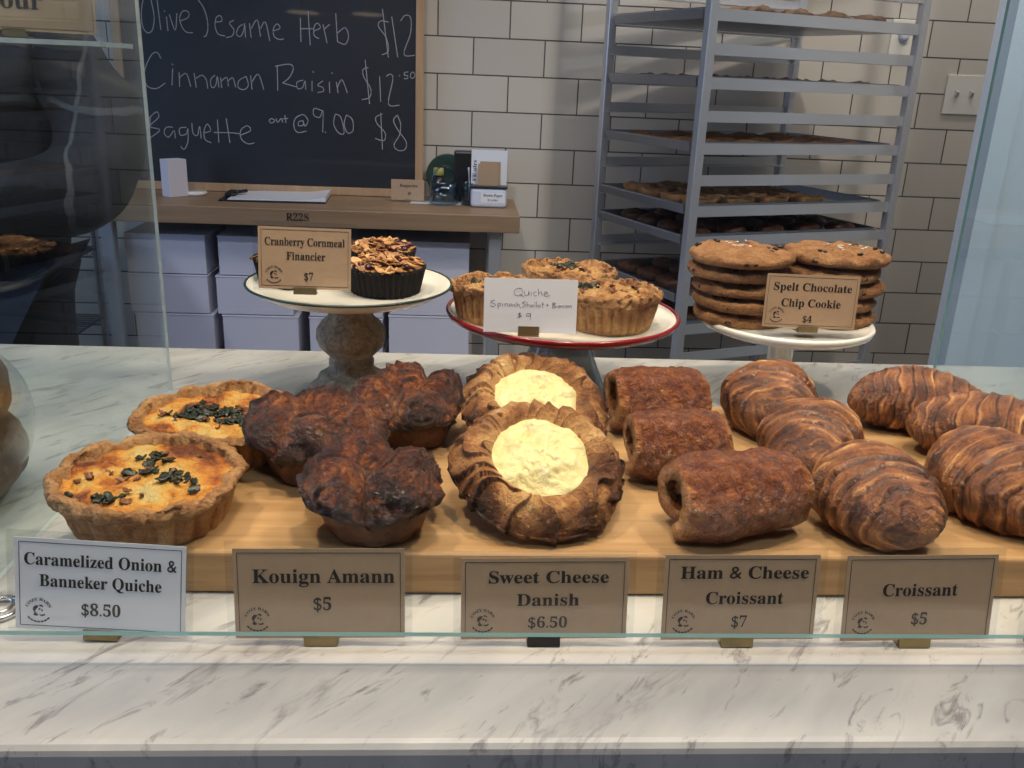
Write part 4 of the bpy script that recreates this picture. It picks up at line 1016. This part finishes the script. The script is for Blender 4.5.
# wire shelving at the left
ws = thing('wire_shelving', 'black wire shelving unit left of the white boxes under the table', 'shelf', (-1.19, 2.50, FZ))
for x in (-.13, .13):
    for y in (-.17, .17):
        bm = bmesh.new(); tube(bm, [(x, y, 0), (x, y, 1.05 if y > 0 else .86)], .011, 12); obj_bm('post', bm, M['chrome'], ws)
for z in (.35, .55, .755):
    bm = bmesh.new()
    for q in range(17): y = -.17+.34*q/16; tube(bm, [(-.13, y, z), (.13, y, z)], .0024, 6)
    for x in (-.13, 0, .13): tube(bm, [(x, -.17, z-.004), (x, .17, z-.004)], .0035, 6)
    for y in (-.17, .17):
        tube(bm, [(-.13, y, z-.030), (.13, y, z-.030)], .003, 6)
        pts = [(-.13+.26*i/12, y, z-.004-(.026 if i % 2 else 0)) for i in range(13)]; tube(bm, pts, .002, 5)
    obj_bm('wire_shelf', bm, M['iron'], ws)

# bagged bread left of the case
bb = thing('bagged_bread', 'round brown loaf in a clear plastic bag at the left edge', 'bread', (-.374, .640, .0005))
bb.scale = (.80, .85, .98)
bm = bmesh.new(); ell(bm, (0, .0, .040), (.055, .076, .040), None, 24, 16); ell(bm, (-.004, .0, .092), (.050, .070, .042), None, 24, 16); 
remeshed('loaf', bm, .004, M['bread'], bb, lambda c, n: .003*fbm(c.x, c.y, c.z, 22, 3)+.002*ridge(c.x, c.y, c.z, 40, 1), lambda c, n, d: .5+60*d)
bm = bmesh.new(); ell(bm, (0, 0, .066), (.0595, .082, .0655), None, 40, 24)
for v in bm.verts:
    f = max(0, (v.co.z-.09)/.045); v.co.x *= 1-.25*f; n_ = .006*ridge(v.co.x, v.co.y, v.co.z, 20, 4)
    v.co.x += n_*.5; v.co.y += n_; v.co.z = max(.0, v.co.z)
obj_bm('plastic_bag', bm, M['bag'], bb, True)
p = on_z(2, 607, .004); bm = bmesh.new(); tube(bm, [(.012*cos(2*pi*k/40), .0125*sin(2*pi*k/40), .0022) for k in range(40)], .0018, 8, True); tube(bm, [(.008*cos(2*pi*k/40), .0085*sin(2*pi*k/40), .0042) for k in range(40)], .0012, 8, True)
o = obj_bm('metal_ring', bm, M['chrome'], None, True); o.location = (p.x-.002, p.y, .0005); tag(o, 'small shiny metal ring on the marble at the left edge beside the white card', 'ring')

# ================================================================ PERSON behind the counter at the left
def skin(name, pts, edges, rad, mat, parent, sub=2, extra=None):
    me = bpy.data.meshes.new('t'); me.from_pydata(pts, edges, []); t = bpy.data.objects.new('t', me); COL.objects.link(t)
    t.modifiers.new('s', 'SKIN'); sl = me.skin_vertices[0].data if me.skin_vertices else None
    if sl is None:
        bm = bmesh.new(); bm.from_mesh(me); bm.verts.layers.skin.verify(); bm.to_mesh(me); bm.free(); sl = me.skin_vertices[0].data
    for i, r in enumerate(rad): sl[i].radius = r if isinstance(r, tuple) else (r, r)
    sl[0].use_root = True
    ss = t.modifiers.new('u', 'SUBSURF'); ss.levels = sub; ss.render_levels = sub
    dg = bpy.context.evaluated_depsgraph_get(); m2 = bpy.data.meshes.new_from_object(t.evaluated_get(dg)); bpy.data.objects.remove(t)
    m2.name = name
    if extra:
        for v in m2.vertices: v.co = extra(v.co)
    m2.polygons.foreach_set('use_smooth', [True]*len(m2.polygons)); m2.materials.clear(); m2.materials.append(mat)
    return link(bpy.data.objects.new(name, m2), parent)
# local frame: origin between the feet, facing -y; z up
PX, PY = -.925, 1.74
zz = lambda z: z-FZ
pts = [(0, 0, .93), (0, 0, 1.10), (0, -.01, 1.28), (0, 0, 1.42), (0, -.005, 1.50), (0, -.015, 1.57), (0, -.02, 1.66), (0, -.01, 1.73),
       (-.17, 0, 1.40), (-.265, -.06, 1.13), (-.10, -.235, 1.055), (-.02, -.27, 1.05),
       (.17, 0, 1.40), (.275, -.06, 1.14), (.09, -.25, 1.095), (.01, -.29, 1.105),
       (-.09, 0, .90), (-.10, .0, .50), (-.10, .02, .09), (-.11, -.13, .035), (.09, 0, .90), (.10, 0, .50), (.10, .02, .09), (.11, -.13, .035)]
eds = [(0, 1), (1, 2), (2, 3), (3, 4), (4, 5), (5, 6), (6, 7), (3, 8), (8, 9), (9, 10), (10, 11), (3, 12), (12, 13), (13, 14), (14, 15), (0, 16), (16, 17), (17, 18), (18, 19), (0, 20), (20, 21), (21, 22), (22, 23)]
rad = [(.15, .11), (.14, .10), (.16, .11), (.12, .09), .055, (.07, .085), (.08, .10), (.06, .07), .062, .046, .034, (.042, .02), .062, .046, .034, (.042, .02), .09, .062, .042, .04, .09, .062, .042, .04]
# five fingers on each hand
def addhand(wrist, d, side):
    for f in range(5):
        off = (f-1.5)*.019
        L = [.045, .055, .058, .052][min(f, 3)] if f < 4 else .04
        base = Vector(pts[wrist])+Vector(d)*.03
        if f < 4: b = base+Vector((0, -.002, off)); m_ = b+Vector(d)*L*.55+Vector((0, .004, 0)); e = m_+Vector(d)*L*.35+Vector((0, .018, 0))
        else: b = Vector(pts[wrist])+Vector((0, -.012, .03)); m_ = b+Vector(d)*.02+Vector((0, -.01, .022)); e = m_+Vector(d)*.022+Vector((0, 0, .01))
        i = len(pts); pts.extend([tuple(b), tuple(m_), tuple(e)]); eds.extend([(wrist, i), (i, i+1), (i+1, i+2)]); rad.extend([.0095, .009, .0075])
addhand(11, (1, 0, 0), 0); addhand(15, (-1, 0, 0), 1)
person = skin('person', pts, eds, rad, M['skin'], None)
person.data.materials.append(M['denim'])
for f in person.data.polygons:
    c_ = f.center
    if .12 < c_.z < 1.50 and not (c_.y < -.19 and abs(c_.x) < .13): f.material_index = 1
person.location = (PX, PY, FZ); person.scale = (.95, .95, .95); person.rotation_euler = (0, 0, R_(8))
tag(person, 'person in a dark plaid jacket with folded arms behind the left counter end', 'person')
# face and hair
bm = bmesh.new()
for sx in (-.03, .03): ell(bm, (sx, -.098, 1.635), (.012, .008, .008), None, 12, 8)
obj_bm('eyes', bm, M['white'], person, True)
bm = bmesh.new(); ell(bm, (0, -.118, 1.61), (.013, .018, .022), None, 12, 8)
for sx in (-.082, .082): ell(bm, (sx, -.015, 1.62), (.009, .018, .028), None, 12, 8)
obj_bm('nose_and_ears', bm, M['skin'], person, True)
bm = bmesh.new(); ell(bm, (0, -.100, 1.565), (.024, .010, .005), None, 12, 8); obj_bm('mouth', bm, plain('lips', (.35, .12, .10), .5), person, True)
bm = bmesh.new(); ell(bm, (0, .012, 1.685), (.095, .112, .085), None, 24, 16); remeshed('hair', bm, .008, M['hair'], person, lambda c, n: .006*ridge(c.x, c.y, c.z, 30, 2), lambda c, n, d: .5)
skin('trousers', [(0, 0, .93), (-.09, 0, .88), (-.10, .0, .50), (-.10, .02, .07), (.09, 0, .88), (.10, 0, .50), (.10, .02, .07)], [(0, 1), (1, 2), (2, 3), (0, 4), (4, 5), (5, 6)],
     [(.165, .125), .105, .08, .06, .105, .08, .06], M['denim'], person)
def fold(c):
    n_ = .020*noise.noise(Vector((c.x*7, c.y*7, c.z*9)))+.012*noise.noise(Vector((c.x*18, c.y*18, c.z*14+4)))
    ax = Vector((c.x, c.y, 0)); ax = ax.normalized() if ax.length > 1e-4 else ax
    return c+ax*n_+Vector((0, 0, n_*.6))
skin('jacket', [(0, .01, .84), (0, 0, 1.05), (0, 0, 1.26), (0, 0, 1.40), (0, 0, 1.47), (-.17, .005, 1.40), (-.265, -.02, 1.25), (-.265, -.07, 1.10), (-.16, -.19, 1.06), (-.06, -.25, 1.06),
                (.18, .005, 1.40), (.275, -.02, 1.25), (.285, -.08, 1.115), (.17, -.20, 1.09), (.05, -.27, 1.10)],
     [(0, 1), (1, 2), (2, 3), (3, 4), (3, 5), (5, 6), (6, 7), (7, 8), (8, 9), (3, 10), (10, 11), (11, 12), (12, 13), (13, 14)],
     [(.20, .15), (.19, .145), (.20, .15), (.17, .12), (.09, .08), .095, .09, .095, .085, .06, .095, .09, .100, .090, .065], M['jacket'], person, 3, fold)

# ================================================================ LAMPS
def track_head(loc, tgt, lab):
    t = thing('track_spotlight', lab, 'lamp', loc); l = Vector(loc); d = (Vector(tgt)-l).normalized(); q = d.to_track_quat('-Z', 'Y').to_matrix()
    bm = bmesh.new()
    prof = [(.050, -.004), (.050, .075), (.030, .11)]
    rings = []
    for r, z in prof+[(.028, .108), (.046, .073), (.046, -.004)]:
        rings.append([bm.verts.new(q @ Vector((r*cos(2*pi*k/24), r*sin(2*pi*k/24), z))) for k in range(24)])
    for a, b in zip(rings, rings[1:]+rings[:1]):
        for k in range(24): bm.faces.new((a[k], a[(k+1) % 24], b[(k+1) % 24], b[k]))
    obj_bm('lamp_shade', bm, M['blackp'], t, True)
    bm = bmesh.new(); top = q @ Vector((0, 0, .10)); tube(bm, [top, (top.x, top.y, 2.1-loc[2])], .006, 8); obj_bm('rod', bm, M['blackp'], t)
for q, (l, tg, e) in enumerate(SPOTS): track_head(l, tg, ('left', 'middle', 'right')[q]+' of the three black ceiling spotlights above the pastry case')
for lb, c0, sx_, sy_ in (('long white frame of an added fill light over the space behind the counter', (.4, .9, 2.06), 1.8, .5), ('white frame of an added fill light close to the tiled wall above the rack', (1.5, 2.42, 2.06), 1.4, .3)):  # made-up surrounds for the two added ceiling fills
    t = thing('ceiling_fill_surround', lb, 'lamp', c0); bm = bmesh.new()
    for c, sz_ in (((0, sy_/2+.02, 0), (sx_+.07, .03, .06)), ((0, -sy_/2-.02, 0), (sx_+.07, .03, .06)), ((sx_/2+.02, 0, 0), (.03, sy_+.01, .06)), ((-sx_/2-.02, 0, 0), (.03, sy_+.01, .06))): bx(bm, c, sz_)
    obj_bm('fill_frame', bm, M['white'], t)
# pendant lamps behind the camera, mirrored in the chalkboard
def pendant(px, py, lab):
    Yl = -1.2
    d = ray(px, py); q = CAM+d*((pl_p-CAM).dot(pl_n)/d.dot(pl_n)); r = d-2*d.dot(pl_n)*pl_n
    c = q+r*((Yl-q.y)/r.y)
    t = thing('pendant_lamp', lab, 'lamp', tuple(c), 0, 'blue black pendant lamps in the dining area'); 
    lathe('lamp_shade', [(.125, 0), (.125, .17), (.10, .20), (.02, .21), (.02, .205), (.098, .195), (.121, .168), (.121, 0)], M['lampblue'], t, 48, caps=False)
    lathe('diffuser', [(.001, .006), (.119, .006), (.119, .010), (.001, .010)], M['bulb'], t, 48)
    bm = bmesh.new(); tube(bm, [(0, 0, .2), (0, 0, 2.1-c.z)], .004, 8); obj_bm('cord', bm, M['blackp'], t)
    return c
for px, py, lb in ((230, 11, 'leftmost'), (303, 13, 'middle'), (368, 15, 'rightmost')):
    print('LAMP', pendant(px, py, lb+' of the three blue pendant lamps mirrored in the chalkboard'))
def wallthing(px, py):
    d = ray(px, py); q = CAM+d*((pl_p-CAM).dot(pl_n)/d.dot(pl_n)); r = d-2*d.dot(pl_n)*pl_n
    return q+r*((-3.99-q.y)/r.y)
c = wallthing(339, 48); t = thing('wall_clock', 'round dark wall clock mirrored in the chalkboard', 'clock', (c.x, -3.998, c.z))
o = lathe('clock_case', [(.001, 0), (.13, 0), (.13, .03), (.115, .03), (.11, .02), (.001, .02)], M['blackp'], t, 48); o.rotation_euler = (-pi/2, 0, 0)
bm = bmesh.new(); bx(bm, (0, .022, .03), (.008, .002, .07)); bx(bm, (.025, .022, 0), (.06, .002, .008)); obj_bm('clock_hands', bm, M['paper'], t)
for (px, py, w, h, lb) in ((252, 62, .36, .50, 'left framed picture mirrored in the chalkboard'), (398, 62, .34, .62, 'right framed picture mirrored in the chalkboard')):
    c = wallthing(px, py); t = thing('framed_picture', lb, 'picture', (c.x, -3.998, c.z))
    bm = bmesh.new()
    for cc, s in (((0, .012, h/2), (w, .024, .03)), ((0, .012, -h/2), (w, .024, .03)), ((-w/2, .012, 0), (.03, .024, h)), ((w/2, .012, 0), (.03, .024, h))): bx(bm, cc, s)
    obj_bm('picture_frame', bm, M['framewood'], t); bm = bmesh.new(); bx(bm, (0, .006, 0), (w, .008, h)); obj_bm('picture_panel', bm, plain('muted_print', (.18, .2, .22), .5, 0, 0, 9, .6), t)
